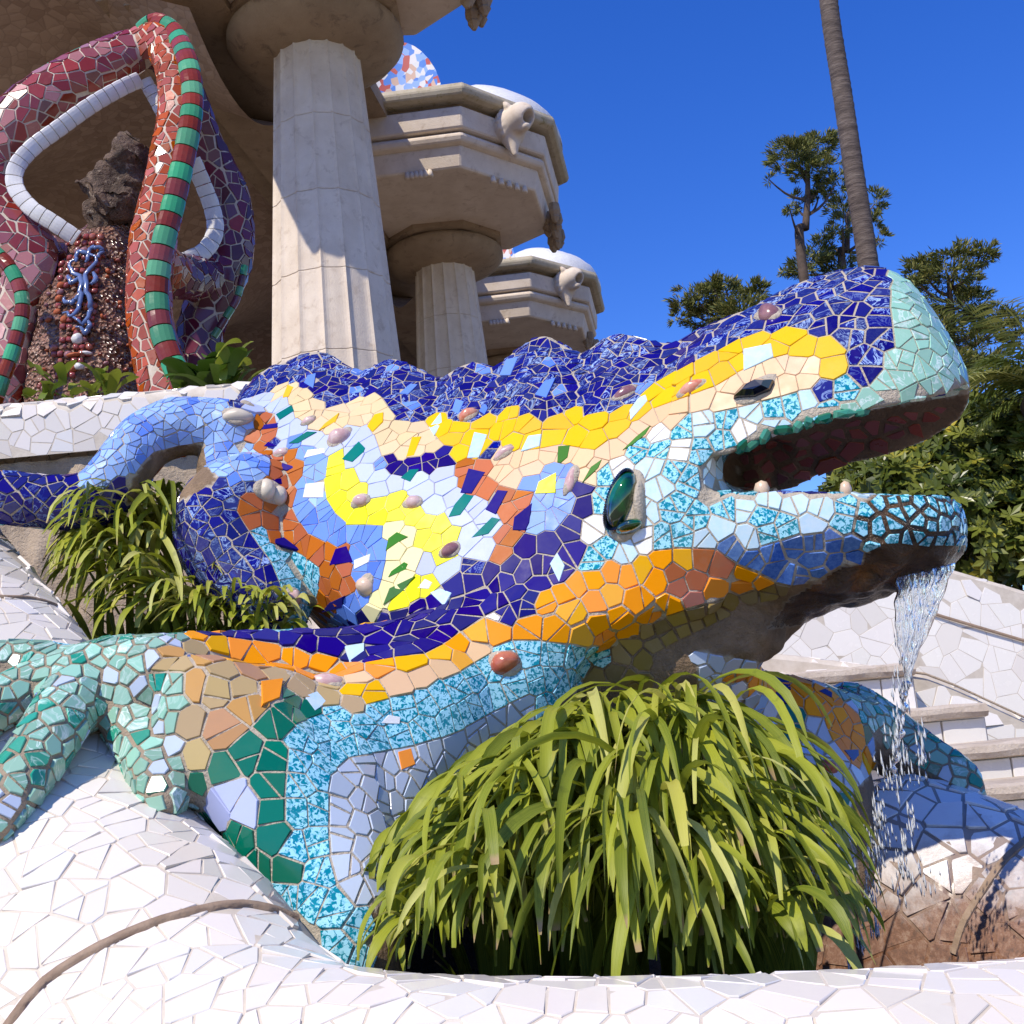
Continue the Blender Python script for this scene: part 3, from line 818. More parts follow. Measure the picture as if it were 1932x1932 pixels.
# near front leg and the skirt below it
Z('foot', R7, (-200, 120), (400, 150), (640, 190), (700, 215), (735, 260), (735, 330), (810, 330), (830, 460), (800, 600), (850, 780), (830, 960), (740, 960), (560, 820), (400, 620), (-200, 1150))
Z('tan', R7, (735, 215), (870, 180), (960, 240), (1040, 290), (1180, 300), (1290, 320), (1410, 390), (1400, 430), (1290, 430), (1200, 490), (1030, 690), (900, 780), (850, 785), (800, 600), (830, 460), (810, 330), (735, 330), (735, 260))
Z('green', Z3, (560, 345), (620, 430), (510, 550), (490, 810), (490, 950), (540, 1260), (440, 1250), (250, 1050), (120, 900), (20, 800), (40, 720), (200, 615), (320, 510), (440, 370))
Z('lavs', Z3, (120, 830), (240, 750), (340, 850), (430, 940), (340, 1000), (200, 920))
Z('turq', Z3, (620, 440), (700, 400), (840, 385), (1000, 360), (1200, 310), (1330, 230), (1480, 150), (1620, 80), (1720, 80), (1932, 110), (2050, 120), (1932, 190), (1800, 260), (1640, 350), (1500, 420), (1300, 530), (1100, 590), (830, 640), (780, 660), (710, 720), (700, 790), (700, 1000), (710, 1150), (750, 1290), (800, 1330), (820, 1620), (700, 1520), (520, 1300), (480, 1150), (490, 800), (500, 600), (540, 530))
Z('grey', Z3, (720, 720), (780, 660), (830, 640), (1020, 615), (1100, 590), (1300, 525), (1560, 410), (1640, 400), (1640, 470), (1450, 560), (1290, 680), (1200, 760), (1060, 840), (1000, 980), (900, 1180), (850, 1290), (770, 1290), (730, 1200), (700, 1000), (700, 790))
# far front leg
Z('farleg', Z2, (100, 60), (900, 200), (1090, 540), (1100, 700), (1050, 780), (970, 860), (960, 1060), (1000, 1300), (500, 1500), (100, 700))
Z('orange', Z2, (330, 170), (620, 190), (850, 280), (1000, 420), (1030, 500), (1060, 600), (1095, 720), (1060, 750), (990, 710), (900, 620), (830, 510), (800, 430), (700, 380), (620, 360), (510, 330), (430, 280), (360, 230))
Z('foot', Z2, (740, 210), (900, 220), (1100, 180), (1250, 200), (1380, 330), (1500, 510), (1750, 660), (1750, 950), (1560, 830), (1350, 720), (1240, 660), (1100, 560), (1040, 480), (1000, 400), (850, 270))

SPACING = {'lavs': 0.0558, 'cobalt': 0.0437, 'bighead': 0.0563, 'hind': 0.0375, 'hindtip': 0.0391, 'lobe': 0.043, 'turq': 0.0515, 'lav': 0.0744, 'peri': 0.0515, 'terra': 0.0515, 'cream': 0.0547, 'navys': 0.0391, 'lemon': 0.0547, 'plemon': 0.0547, 'peach': 0.0485, 'yellow': 0.0744, 'navy': 0.0578, 'orange': 0.0578, 'amber': 0.0515, 'worn': 0.0469, 'olive': 0.043, 'face': 0.0547, 'slate': 0.0469, 'mint': 0.0547, 'palate': 0.0465, 'wet': 0.0328, 'foot': 0.0344, 'tan': 0.0688, 'green': 0.0688, 'grey': 0.0515, 'farleg': 0.0625, 'belly': 0.0, 'bare': 0.0, 'wetbare': 0.0, '': 0.0}
LIZ = Surf(LIZ_V, LIZ_F)
def liz_spec(p, n):
    p = Vector(p); n = Vector(n)
    w = (p - MED0).dot(LAT)
    facing = (p - CAM).normalized().dot(n)
    if facing < 0.12 and w > -0.02 or (facing < 0 and LIZ.seen(p, n)):
        k = ZM.get(*proj(p))
        u, v = proj(p)
        if k in ('belly', '', 'bare') and u < 340 and v > 1150: k = 'foot'
        elif k in ('belly', '') and v > 700 and u < 1240: k = near_zone(ZM, u, v, ('belly', '', 'bare', 'cobalt')) or ('cobalt' if n.z > .3 else k)
        elif k in ('belly', '') and n.z > 0.3: k = 'cobalt'
    else:
        q = mirror(p); nq = n - LAT * (2 * n.dot(LAT))
        k = ZM.get(*proj(q))
        if (q - CAM).normalized().dot(nq) > 0.1 or k in ('palate', 'foot', 'farleg', '', 'belly', 'bare'):
            k = 'cobalt' if n.z > 0.15 else 'belly'
    return k, SPACING[k]
def liz_style(key, r):
    t = r.random()
    if key in ('cobalt', 'lobe'): return (COBALT if t < .82 else COBALTP if t < .95 else PERI), .0024, .0006 if key == 'cobalt' else .0007, .0012
    if key == 'bighead': return (COBALT if t < .85 else COBALTP), .004, .0010, .0012
    if key == 'hind': return (SKYB if t < .8 else PERI), .0017, .0005, .0018
    if key == 'hindtip': return (COBALT if t < .3 else COBALTP), .003, .0006, .002
    if key == 'turq': return TURQ, .0020, .0010, .0012
    if key == 'lav': return LAV, .0009, .0022, .0012
    if key == 'lavs': return LAV, .002, .0034, .0012
    if key == 'peri': return (PERI if t < .9 else SKYB), .0012, .0011, .0012
    if key == 'terra': return TERRA, .0012, .0013, .0012
    if key == 'cream': return CREAM, .0009, .0015, .0012
    if key == 'navys': return NAVY, .002, .0010, .0012
    if key == 'lemon': return LEMON, .0011, .0023, .0012
    if key == 'plemon': return PLEMON, .0009, .0023, .0012
    if key == 'peach': return PEACH, .0009, .0017, .0012
    if key == 'yellow': return YELLOW, .0012, .0023, .0012
    if key == 'navy': return NAVY, .0030, .0015, .0014
    if key == 'orange': return (ORANGE if t < .85 else AMBER), .0030, .0014, .0013
    if key == 'amber': return (AMBER if t < .68 else PEACH), .0020, .0017, .0012
    if key == 'worn': return (WORN if t < .75 else ORANGE), .0027, .0015, .0012
    if key == 'olive': return OLIVE, .004, .0015, .0015
    if key == 'face': return (TURQ if t < .56 else PALE if t < .9 else SNOW), .0033, .0010, .0013
    if key == 'slate': return SLATE, .004, .0009, .0012
    if key == 'mint': return MINT, .0025, .0010, .0013
    if key == 'palate': return PALATE, .012, 0, .001
    if key == 'wet': return TURQ, .009, 0, .002
    if key == 'foot': return (FOOTG if t < .55 else MINT if t < .72 else JADE if t < .92 else GREY), .0043, .0008, .0020
    if key == 'tan': return (TAN if t < .7 else BTAN), .0035, .0016, .0013
    if key == 'green': return GREEN, .003, .0015, .0012
    if key == 'grey': return GREY, .004, .0010, .0012
    if key == 'farleg': return (GREY if t < .7 else SKYB if t < .85 else TEALG), .004, .0016, .0012
    return None
ACC = [
 (TEALG, R5, [[(280,510),(365,460),(380,490),(300,540)], [(350,665),(450,600),(500,605),(400,665)], [(635,750),(725,655),(760,690),(750,715),(690,765)], [(950,850),(1000,805),(1050,803),(1000,870)], [(1205,1060),(1240,990),(1290,935),(1345,945),(1270,1050)], [(1330,1170),(1440,1060),(1485,1070),(1420,1150)]]),
 (MOSS, R5, [[(870,1240),(885,1175),(930,1140),(990,1165)], [(885,1380),(900,1350),(970,1300),(990,1310),(980,1340)], [(862,1530),(890,1440),(1030,1378),(960,1460)], [(1790,765),(1795,680),(1860,675),(1845,740),(1810,770)]]),
 (MOSS, R6, [[(318,785),(370,730),(430,685),(410,720),(360,760)], [(155,915),(190,850),(235,820),(220,855)]]),
 (NAVY, R5, [[(205,590),(215,565),(295,555),(285,580)], [(215,680),(240,655),(290,680)], [(305,800),(315,770),(385,790),(340,812)], [(215,860),(310,853),(330,890),(290,882)], [(235,1175),(320,1180),(420,1230),(310,1225)], [(570,1318),(600,1230),(660,1215),(695,1300)], [(540,1560),(570,1515),(655,1475),(640,1540)], [(1270,930),(1315,800),(1405,820),(1330,935)], [(1405,1020),(1470,915),(1525,920),(1460,1045)], [(1550,1130),(1560,1060),(1655,985),(1640,1090),(1620,1132)]]),
 (YELLOW, R5, [[(315,420),(345,352),(375,362),(350,415)], [(510,600),(540,560),(620,505),(600,550)], [(770,575),(810,510),(857,500),(855,550),(800,605)], [(980,740),(1010,630),(1060,630),(1020,730)]]),
 (PALE, R5, [[(1100,580),(1165,500),(1172,550),(1130,625)], [(1308,745),(1345,605),(1415,620),(1370,740)], [(1595,710),(1635,625),(1705,615),(1695,680)], [(1750,1310),(1790,1250),(1830,1320),(1800,1410)], [(1110,1470),(1160,1440),(1225,1470),(1180,1535)]]),
 (PALE, R6, [[(345,625),(380,575),(410,562),(418,585),(350,665)], [(805,465),(805,380),(915,355),(925,410)]]),
 (SNOW, R5, [[(425,955),(440,880),(540,870),(535,955)], [(430,745),(450,700),(540,690),(545,715)], [(700,1340),(700,1290),(790,1255),(780,1300)], [(1040,1440),(1080,1390),(1120,1410),(1100,1445)]]),
 (PERI, R5, [[(430,340),(450,300),(495,290),(480,370)], [(940,400),(1000,345),(1040,350),(990,400)], [(1480,300),(1520,215),(1580,200),(1540,300)], [(1670,410),(1720,330),(1780,320),(1730,420)], [(1160,345),(1180,290),(1220,280),(1210,340)], [(1225,490),(1245,425),(1290,440),(1260,510)], [(1370,490),(1390,455),(1425,460),(1400,510)]]),
 (ORANGE, Z3, [[(1030,620),(1095,600),(1115,680),(1050,705)], [(370,280),(468,280),(460,360),(370,405)]]),
 (PALE, Z3, [[(775,110),(870,95),(870,160),(800,190)], [(580,350),(640,330),(690,380),(630,425)]]),
 (SNOW, Z3, [[(950,480),(985,440),(1045,450),(1040,485)]]),
 (LEMON, R5, [[(1670,935),(1690,870),(1785,820),(1780,930)]]),
 (COBALTP, Z2, [[(510,330),(545,285),(620,300),(615,365)], [(510,200),(600,210),(620,285),(550,280)], [(775,290),(810,275),(850,300),(850,330)], [(918,620),(1000,615),(1000,650),(970,685)]]),
 (TEALG, Z2, [[(570,540),(700,640),(680,670),(600,600)], [(870,860),(965,855),(940,940),(880,930)]]),
]
# ------------------------------------------------------------------ lizard: body, tiles, eyes, bosses
def grout_mat(name, dry, damp, wet):
    m, nt, b = new_mat(name)
    pos = nd(nt, 'ShaderNodeNewGeometry').outputs['Position']
    n1 = noise_(nt, pos, 22, 6, 0.7)
    col = ramp(nt, n1, [(0.3, tuple(c * 0.75 for c in dry)), (0.7, dry)])
    a1 = nd(nt, 'ShaderNodeAttribute', attribute_name='crust').outputs['Fac']
    a2 = nd(nt, 'ShaderNodeAttribute', attribute_name='wet').outputs['Fac']
    n2 = noise_(nt, pos, 9, 7, 0.72, 0.6)
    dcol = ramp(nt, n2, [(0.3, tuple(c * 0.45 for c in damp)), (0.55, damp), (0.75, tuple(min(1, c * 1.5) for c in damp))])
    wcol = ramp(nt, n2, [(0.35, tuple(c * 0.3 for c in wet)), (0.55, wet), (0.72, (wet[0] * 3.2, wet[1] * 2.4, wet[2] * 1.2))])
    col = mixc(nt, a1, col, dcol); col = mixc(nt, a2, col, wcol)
    nt.links.new(col, b.inputs['Base Color'])
    nt.links.new(math_(nt, 'MULTIPLY_ADD', a2, -0.7, 0.88), b.inputs['Roughness'])
    bump_(nt, b, math_(nt, 'ADD', n2, noise_(nt, pos, 120, 4, 0.7)), 0.8, 0.010)
    return m
LGROUT = grout_mat('lizard_grout', (0.56, 0.48, 0.37), (0.25, 0.165, 0.095), (0.085, 0.042, 0.014))
lizard = thing('mosaic_lizard', 'large mosaic lizard with open mouth, blue ridged back and yellow band, sprawled over the planter', 'lizard statue', tuple(at(1000, 1300, 2.9)))
body = mesh_obj('body', LIZ_V, LIZ_F, LGROUT, lizard, smooth=True, origin=tuple(lizard.location))
def paint_body():
    me = body.data
    crust = np.zeros(len(LIZ_V), np.float32); wet = crust.copy()
    off = np.array(body.location) + np.array(lizard.location)
    for i, v in enumerate(me.vertices):
        k, s = liz_spec(LIZ_V[i], v.normal)
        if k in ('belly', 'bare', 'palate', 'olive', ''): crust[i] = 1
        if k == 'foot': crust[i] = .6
        if k in ('wet', 'wetbare'): wet[i] = 1
    for nm, a in (('crust', crust), ('wet', wet)):
        at_ = me.attributes.new(nm, 'FLOAT', 'POINT'); at_.data.foreach_set('value', a)
paint_body()
def build_liz_tiles():
    first = edge_seeds(LIZ, ZM.polys, liz_spec)
    seeds = scatter_seeds(LIZ, liz_spec, first, density=7, seed=5, smin=0.036)
    tiles = mosaic(LIZ, seeds, liz_style, seed=11)
    acc = []
    for mat, fr, polys in ACC:
        for P in polys:
            Q = to_frame(fr, P)
            hits = [LIZ.hit(*q)[0] for q in Q]
            if any(h is None for h in hits): continue
            c = sum(hits, Vector()) / len(hits)
            if max((h - c).length for h in hits) > 0.14: continue
            t = make_tile(LIZ, hits[::-1], mat, lift=0.0026, thick=0.007, tilt=0.002)
            if t is None: continue
            if t.n.dot(c - CAM) > 0: t = make_tile(LIZ, hits, mat, lift=0.0026, thick=0.007, tilt=0.002)
            acc.append(t)
    # drop the cells an inset piece replaces
    keep = []
    for t in tiles:
        if any((t.c - a.c).length < 0.016 and t.area < a.area * 0.6 for a in acc): continue
        keep.append(t)
    print('lizard tiles', len(seeds), len(keep), len(acc))
    return keep + acc
LIZ_TILES = build_liz_tiles()
emit(LIZ_TILES, lizard, occluders=[LIZ.bvh])

def tangent_frame(p, n, rot=0.0):
    """right and up as the eye sees them, laid into the surface"""
    n = Vector(n).normalized()
    r = CAMROT @ Vector((math.cos(rot), math.sin(rot), 0))
    t = (r - n * r.dot(n)).normalized()
    return t, n.cross(t), n
def dome(name, p, fr, rx, ry, h, mat, parent, sink=0.3, rows=7, cols=16, wob=0.08, seed=0, pinch=0.0):
    """a rounded pebble-like piece set into the surface"""
    t, u, n = fr; r = random.Random(seed); ph = r.uniform(0, 6)
    V = []; Fc = []
    for i in range(rows + 1):
        th = math.pi * i / rows
        for j in range(cols):
            a = 2 * math.pi * j / cols
            k = 1 + wob * math.sin(2 * a + ph) + wob * 0.7 * math.sin(3 * a + ph * 2)
            x = math.sin(th) * math.cos(a) * rx * k * (1 - pinch * math.sin(a)); y = math.sin(th) * math.sin(a) * ry * k; z = math.cos(th) * h
            V.append(Vector(p) + t * x + u * y + n * (z - sink * h))
    return mesh_obj(name, [tuple(v) for v in V], loft_faces(rows + 1, cols, caps=False), mat, parent, smooth=True)
SHELLPINK = glaze('shell_pink', (0.60, 0.36, 0.33), rough=0.22, kind='speck', c2=(0.72, 0.55, 0.48), scale=35, dirt=0.2)
SHELLCREAM = glaze('shell_cream', (0.68, 0.60, 0.44), rough=0.35, dirt=0.2)
MAUVE = glaze('stone_mauve', (0.24, 0.10, 0.11), rough=0.18, kind='speck', c2=(0.36, 0.18, 0.17), scale=30, dirt=0.1)
RUST = glaze('stone_rust', (0.42, 0.09, 0.025), rough=0.15, kind='speck', c2=(0.55, 0.17, 0.06), scale=30, dirt=0.25)
CORAL = glaze('stone_coral', (0.68, 0.20, 0.08), rough=0.18, kind='speck', c2=(0.75, 0.38, 0.22), scale=40, dirt=0.15)
PEACHST = glaze('stone_peach', (0.74, 0.55, 0.36), rough=0.25, dirt=0.15)
BOSS = [(1450, 592, 20, 32, 10, MAUVE), (1305, 732, 25, 14, 8, CORAL), (1180, 742, 25, 13, 28, MAUVE), (883, 783, 18, 14, 30, CORAL), (951, 855, 21, 11, 25, SHELLPINK), (640, 826, 23, 19, 40, SHELLPINK), (582, 795, 14, 9, 20, SHELLPINK), (530, 855, 15, 10, 0, SHELLPINK), (448, 785, 25, 15, 0, SHELLCREAM), (681, 945, 17, 14, 0, SHELLPINK), (780, 948, 17, 14, 0, SHELLPINK), (850, 1038, 19, 15, 40, MAUVE), (690, 1105, 20, 18, 0, PEACHST), (552, 1130, 15, 20, -20, SHELLPINK), (952, 1250, 28, 23, 15, RUST), (620, 1287, 32, 17, 0, SHELLPINK), (1078, 905, 11, 30, -18, SHELLPINK), (1562, 1446, 20, 12, -8, RUST), (468, 764, 14, 7, 10, SHELLPINK)]
def bosses():
    for i, (u, v, rx, ry, rot, mat) in enumerate(BOSS):
        p, n = LIZ.hit(u, v)
        if p is None: continue
        k = (p - CAM).length / F * 1.02
        fr = tangent_frame(p, n, R(rot))
        mound = dome('mortar_bed', p, fr, rx * k * 1.18, ry * k * 1.2, 0.011, LGROUT, lizard, sink=0.1, wob=0.12, seed=i + 50)
        dome('shell_boss' if mat in (SHELLPINK, SHELLCREAM) else 'stone_boss', p, fr, rx * k, ry * k, min(rx, ry) * k * 1.0, mat, lizard, sink=0.05, wob=0.07, seed=i, pinch=0.15)
    # clam shell of two valves on the hind thigh
    p, n = LIZ.hit(513, 930); k = (p - CAM).length / F
    fr = tangent_frame(p, n, R(-5))
    dome('mortar_bed', p, fr, 40 * k, 26 * k, 0.012, LGROUT, lizard, sink=0.1, seed=90)
    for sx in (-1, 1):
        q = p + fr[0] * (sx * 14 * k)
        dome('shell_boss', q, fr, 17 * k, 21 * k, 18 * k, SHELLCREAM, lizard, sink=0.0, wob=0.05, seed=70 + sx)
bosses()
def glass_mat(name, deep, lit, rough=0.04):
    m, nt, b = new_mat(name)
    pos = nd(nt, 'ShaderNodeNewGeometry').outputs['Position']
    nt.links.new(ramp(nt, noise_(nt, pos, 16, 3), [(0.40, deep), (0.66, lit)]), b.inputs['Base Color'])
    b.inputs['Roughness'].default_value = rough
    b.inputs['Coat Weight'].default_value = 1.0
    b.inputs['Coat Roughness'].default_value = 0.02
    b.inputs['Transmission Weight'].default_value = 0.15
    return m
EYEG = glass_mat('green_glass', (0.001, 0.018, 0.003), (0.002, 0.16, 0.012))
BLACKG = glass_mat('black_glass', (0.004, 0.006, 0.016), (0.01, 0.014, 0.035), 0.06)
def eye():
    def F6(x, y): return to_frame(R6, [(x, y)])[0]
    u, v = F6(335, 1005)
    p, n = LIZ.hit(u, v); k = (p - CAM).length / F * 0.62112 * 1932 / 2560
    fr = tangent_frame(p, n, R(90 + 8 - 14))
    sock = dome('eye_socket', p, fr, 152 * k, 84 * k, 0.016, LGROUT, lizard, sink=0.1, wob=0.04, cols=24, seed=3)
    p2, n2 = LIZ.hit(*F6(318, 990))
    fr2 = tangent_frame(p2, n2, R(90 - 12))
    lens = dome('eye', p2 + n2 * 0.008, fr2, 124 * k, 56 * k, 0.030, EYEG, lizard, sink=0.0, wob=0.0, rows=12, cols=32, pinch=0.12)
    # ribbed black rim round the left edge
    V = []; Fc = []; q0 = p2 + n2 * 0.008
    seg, cs = 96, 6
    for i in range(seg + 1):
        a = R(-20) + R(235) * i / seg + R(0)
        kk = 1.0
        c = q0 + fr2[0] * (math.cos(a) * 126 * k) + fr2[1] * (math.sin(a) * 58 * k * (1 - 0.12 * math.sin(a)))
        out = (fr2[0] * math.cos(a) / 126 + fr2[1] * math.sin(a) / 58).normalized()
        rr = 0.0075 * (0.72 + 0.28 * (i % 2)) * min(1, 0.4 + 4 * min(i, seg - i) / seg)
        for j in range(cs):
            b = 2 * math.pi * j / cs
            V.append(c + out * (math.cos(b) * rr) + fr2[2] * (math.sin(b) * rr * 1.2 + 0.006))
    mesh_obj('eye_rim', [tuple(x) for x in V], loft_faces(seg + 1, cs), BLACKG, lizard)
    p3, n3 = LIZ.hit(*F6(352, 1095))
    fr3 = tangent_frame(p3, n3, R(12))
    dome('lower_eye', p3 + n3 * 0.012, fr3, 58 * k, 27 * k, 0.020, EYEG, lizard, sink=0.0, wob=0.0, rows=10, cols=24)
    # brow of mortar over the lens
    p4, n4 = LIZ.hit(*F6(390, 1000))
    fr4 = tangent_frame(p4, n4, R(100))
    dome('mortar_brow', p4, fr4, 95 * k, 26 * k, 0.026, LGROUT, lizard, sink=0.0, wob=0.1, cols=20, seed=8)
    # nostril: one dark faceted stone
    P = [LIZ.hit(*F6(*q)) for q in ((760, 578), (795, 535), (860, 500), (932, 505), (915, 545), (850, 576))]
    c = sum((q[0] for q in P), Vector()) / 6; nn = sum((q[1] for q in P), Vector()).normalized()
    V = [q[0] - nn * 0.004 for q in P] + [q[0].lerp(c, 0.10) + nn * 0.012 for q in P] + [q[0].lerp(c, 0.5) + nn * 0.024 for q in P]
    fc = []
    for i in range(6):
        j = (i + 1) % 6
        fc += [(i, i + 6, j + 6, j), (i + 6, i + 12, j + 12, j + 6)]
    fc.append((17, 16, 15, 14, 13, 12))
    dome('mortar_bed', c, tangent_frame(c, nn, R(22)), 100 * k, 48 * k, 0.006, LGROUT, lizard, sink=0.0, seed=31)
    mesh_obj('nostril', [tuple(x) for x in V], fc, BLACKG, lizard)
    # green glass teeth under the upper lip, two pale stones on the lower lip
    for i, (x, y, w, h, rot) in enumerate([(795, 812, 20, 36, 5), (842, 782, 34, 22, -35), (890, 756, 28, 24, -10), (964, 742, 32, 24, -8), (1024, 720, 20, 20, -8), (1064, 707, 18, 26, 25), (1130, 684, 36, 18, -5), (1212, 670, 40, 18, -5), (1276, 662, 22, 16, -5)]):
        h_ = None
        for dy in (2, -6, -12, -18, -24, -30, -36, -42, -48, -54, -60):
            q = LIZ.hit(*F6(x, y + dy))
            if q[0] is not None and (q[0] - p2).length < .8 and q[0].y < p2.y + .03: h_ = q; break
        if h_ is None:
            continue
        fr_ = tangent_frame(h_[0], h_[1], R(-rot))
        dome('tooth', h_[0], fr_, w * k * 1.35, h * k * 1.3, 0.011, JADE if i % 3 else GREEN, lizard, sink=0.0, rows=4, cols=5, wob=0.2, seed=i).data.polygons.foreach_set('use_smooth', [False] * 20)
    for x, y, w in ((875, 938, 30), (1212, 940, 28)):
        h_ = LIZ.hit(*F6(x, y + 16))
        if h_[0] is None: continue
        q = h_[0] + Vector((0, 0, 0.012)) - LAT * 0.012
        dome('tooth', q, (Vector((AX.x, AX.y, 0)), LAT, Vector((0, 0, 1))), w * k, w * k * .7, 0.018, PEACHST, lizard, sink=0.1, rows=4, cols=7, wob=0.12, seed=int(x))
eye()
# ------------------------------------------------------------------ ground, planter and white tiled walls
WHITE = glaze('white_glaze', (0.76, 0.70, 0.62), amt=0.05, dirt=0.05, rough=0.13, dirtcol=(0.5, 0.45, 0.38)) if False else glaze('white_glaze', (0.76, 0.70, 0.62), amt=0.05, dirt=0.05, rough=0.13)
OFFWHITE = glaze('off_white_glaze', (0.68, 0.62, 0.53), amt=0.05, dirt=0.08, rough=0.15)
COOLWHITE = glaze('cool_white_glaze', (0.71, 0.68, 0.63), amt=0.04, dirt=0.05, rough=0.13)
WGROUT = rough_mat('wall_grout', (0.50, 0.43, 0.34), (0.66, 0.59, 0.49), scale=14, bump=0.3, bdist=0.004)
STONE = rough_mat('sandstone', (0.36, 0.27, 0.18), (0.52, 0.41, 0.29), scale=7, c3=(0.28, 0.22, 0.17), bump=0.6, bdist=0.02)
MORTAR = rough_mat('joint_mortar', (0.22, 0.15, 0.10), (0.36, 0.26, 0.18), scale=30, bump=0.5, bdist=0.005)
SOIL = rough_mat('planter_soil', (0.02, 0.014, 0.009), (0.05, 0.035, 0.022), scale=20, bump=0.8, bdist=0.03)
PAVE = rough_mat('ground_paving', (0.19, 0.15, 0.11), (0.28, 0.23, 0.18), scale=3, c3=(0.15, 0.12, 0.095), bump=0.3)
g = mesh_obj('ground', [(-900, -900, 0), (900, -900, 0), (900, 900, 0), (-900, 900, 0)], [(0, 1, 2, 3)], PAVE, origin=(0, 0, 0)); g['kind'] = 'structure'

def wall_loft(inner, prof, n, dirs=None):
    """sweep a profile (outward, down) along the upper inner edge of a wall"""
    P = catmull(inner, n)
    V = []
    for i in range(n):
        if dirs is None:
            t = P[min(i + 1, n - 1)] - P[max(i - 1, 0)]
            o = np.array([t[1], -t[0], 0.0]); o /= np.linalg.norm(o)
        else:
            o = dirs[i]
        for a, d in prof: V.append(P[i] + o * a + np.array([0, 0, -d]))
    return np.array(V), loft_faces(n, len(prof), closed=False, caps=False)
def smooth_profile(pts, n):
    return [tuple(p) for p in resample(catmull(pts, 80), n)]
def P3(u, v, Y): return np.array(at(u, v, Y))

class Wall: pass
def planter_wall():
    inner = [P3(-260, 760, 3.9), P3(-60, 920, 3.25), P3(60, 1050, 2.86), P3(185, 1205, 2.55), P3(345, 1470, 2.2), P3(520, 1645, 1.96), P3(660, 1800, 1.80), P3(830, 1850, 1.74), P3(1200, 1858, 1.70), P3(1600, 1846, 1.70), P3(1932, 1822, 1.72), P3(2300, 1800, 1.75)]
    prof = smooth_profile([(-.02, 1.0), (-.012, .5), (-.005, .12), (.004, .03), (.05, -.012), (.16, -.035), (.30, .0), (.42, .09), (.50, .22), (.54, .45), (.56, .8), (.56, 1.3)], 44)
    V, Fc = wall_loft(inner, prof, 90)
    return V, Fc, inner, prof
PW_V, PW_F, PW_IN, PW_PROF = planter_wall()
def flip_if(V, Fc, toward):
    a, b, c = (np.array(V[Fc[len(Fc) // 2][i]]) for i in range(3))
    return Fc
def wall_tiles(surf, spacing, target, gap, mats, seed, spec=None, lift=.0008, most=300, parent=None, keep=None, occ=()):
    sp = spec or (lambda p, n: ('w', spacing))
    seeds = scatter_seeds(surf, sp, density=4, seed=seed, smin=spacing * .62)
    def style(key, r):
        t = r.random()
        m = mats[0] if t < .7 else mats[1] if t < .87 else mats[2]
        return m, gap, target, lift
    tiles = mosaic(surf, seeds, style, seed)
    if keep: tiles = [t for t in tiles if keep(t)]
    return emit(tiles, parent, most=most, occluders=occ)
WHITES = (WHITE, OFFWHITE, COOLWHITE)
SUNWHITE = glaze('sunlit_white_glaze', (0.84, 0.79, 0.71), amt=0.03, dirt=0.03, rough=0.2)  # lighter copy of the white tile: sunlight on parapet and curb put into its colour
pw = thing('planter_wall', 'white broken-tile planter wall with a rounded top curving across the foreground under the lizard\'s near foot', 'wall', tuple(at(400, 1800, 1.9)))
core = mesh_obj('wall_core', PW_V, PW_F, WGROUT, pw, smooth=True, origin=tuple(pw.location))
PWS = Surf(PW_V, PW_F, eye=(0, 0.3, 2.2))
def pw_spec(p, n):
    if p[2] < 0.75: return 'w', None
    u, v = proj(p) if p[1] > 0.3 else (0, 0)
    return 'w', .088
# mortar joint bands crossing the wall
def joint_band(u_path, width, lift, name='mortar_joint'):
    pts = []
    for q in u_path:
        h = PWS.hit(*q)
        if h[0] is not None: pts.append((h[0], h[1] if h[1].dot(h[0] - CAM) < 0 else -h[1]))
    V = []
    for i, (p, n) in enumerate(pts):
        t = (pts[min(i + 1, len(pts) - 1)][0] - pts[max(i - 1, 0)][0]).normalized()
        s_ = n.cross(t).normalized()
        for a, b in ((-1, -.004), (-.8, lift), (0, lift * 1.2), (.8, lift), (1, -.004)):
            V.append(p + s_ * (a * width / 2 * rng.uniform(.85, 1.1)) + n * b)
    return mesh_obj(name, [tuple(x) for x in V], loft_faces(len(pts), 5, closed=False, caps=False), MORTAR, pw, smooth=True)
J1 = [tuple(p) for p in catmull([(-20, 1990), (20, 1932), (60, 1880), (110, 1835), (200, 1782), (300, 1740), (380, 1718), (450, 1708), (510, 1716), (545, 1728), (585, 1745)], 50)]
J2 = [tuple(p) for p in catmull([(-40, 1120), (0, 1127), (60, 1130), (110, 1145), (146, 1166)], 16)]
joint_band(J1, .016, .006); joint_band(J2, .010, .005)
JP = [PWS.hit(*q)[0] for q in J1 if PWS.hit(*q)[0] is not None]
wall_tiles(PWS, .088, .0021, .0032, WHITES, 21, spec=pw_spec, parent=pw, keep=lambda t: min((t.c - q).length for q in JP) > 0.004, occ=[LIZ.bvh, PWS.bvh])

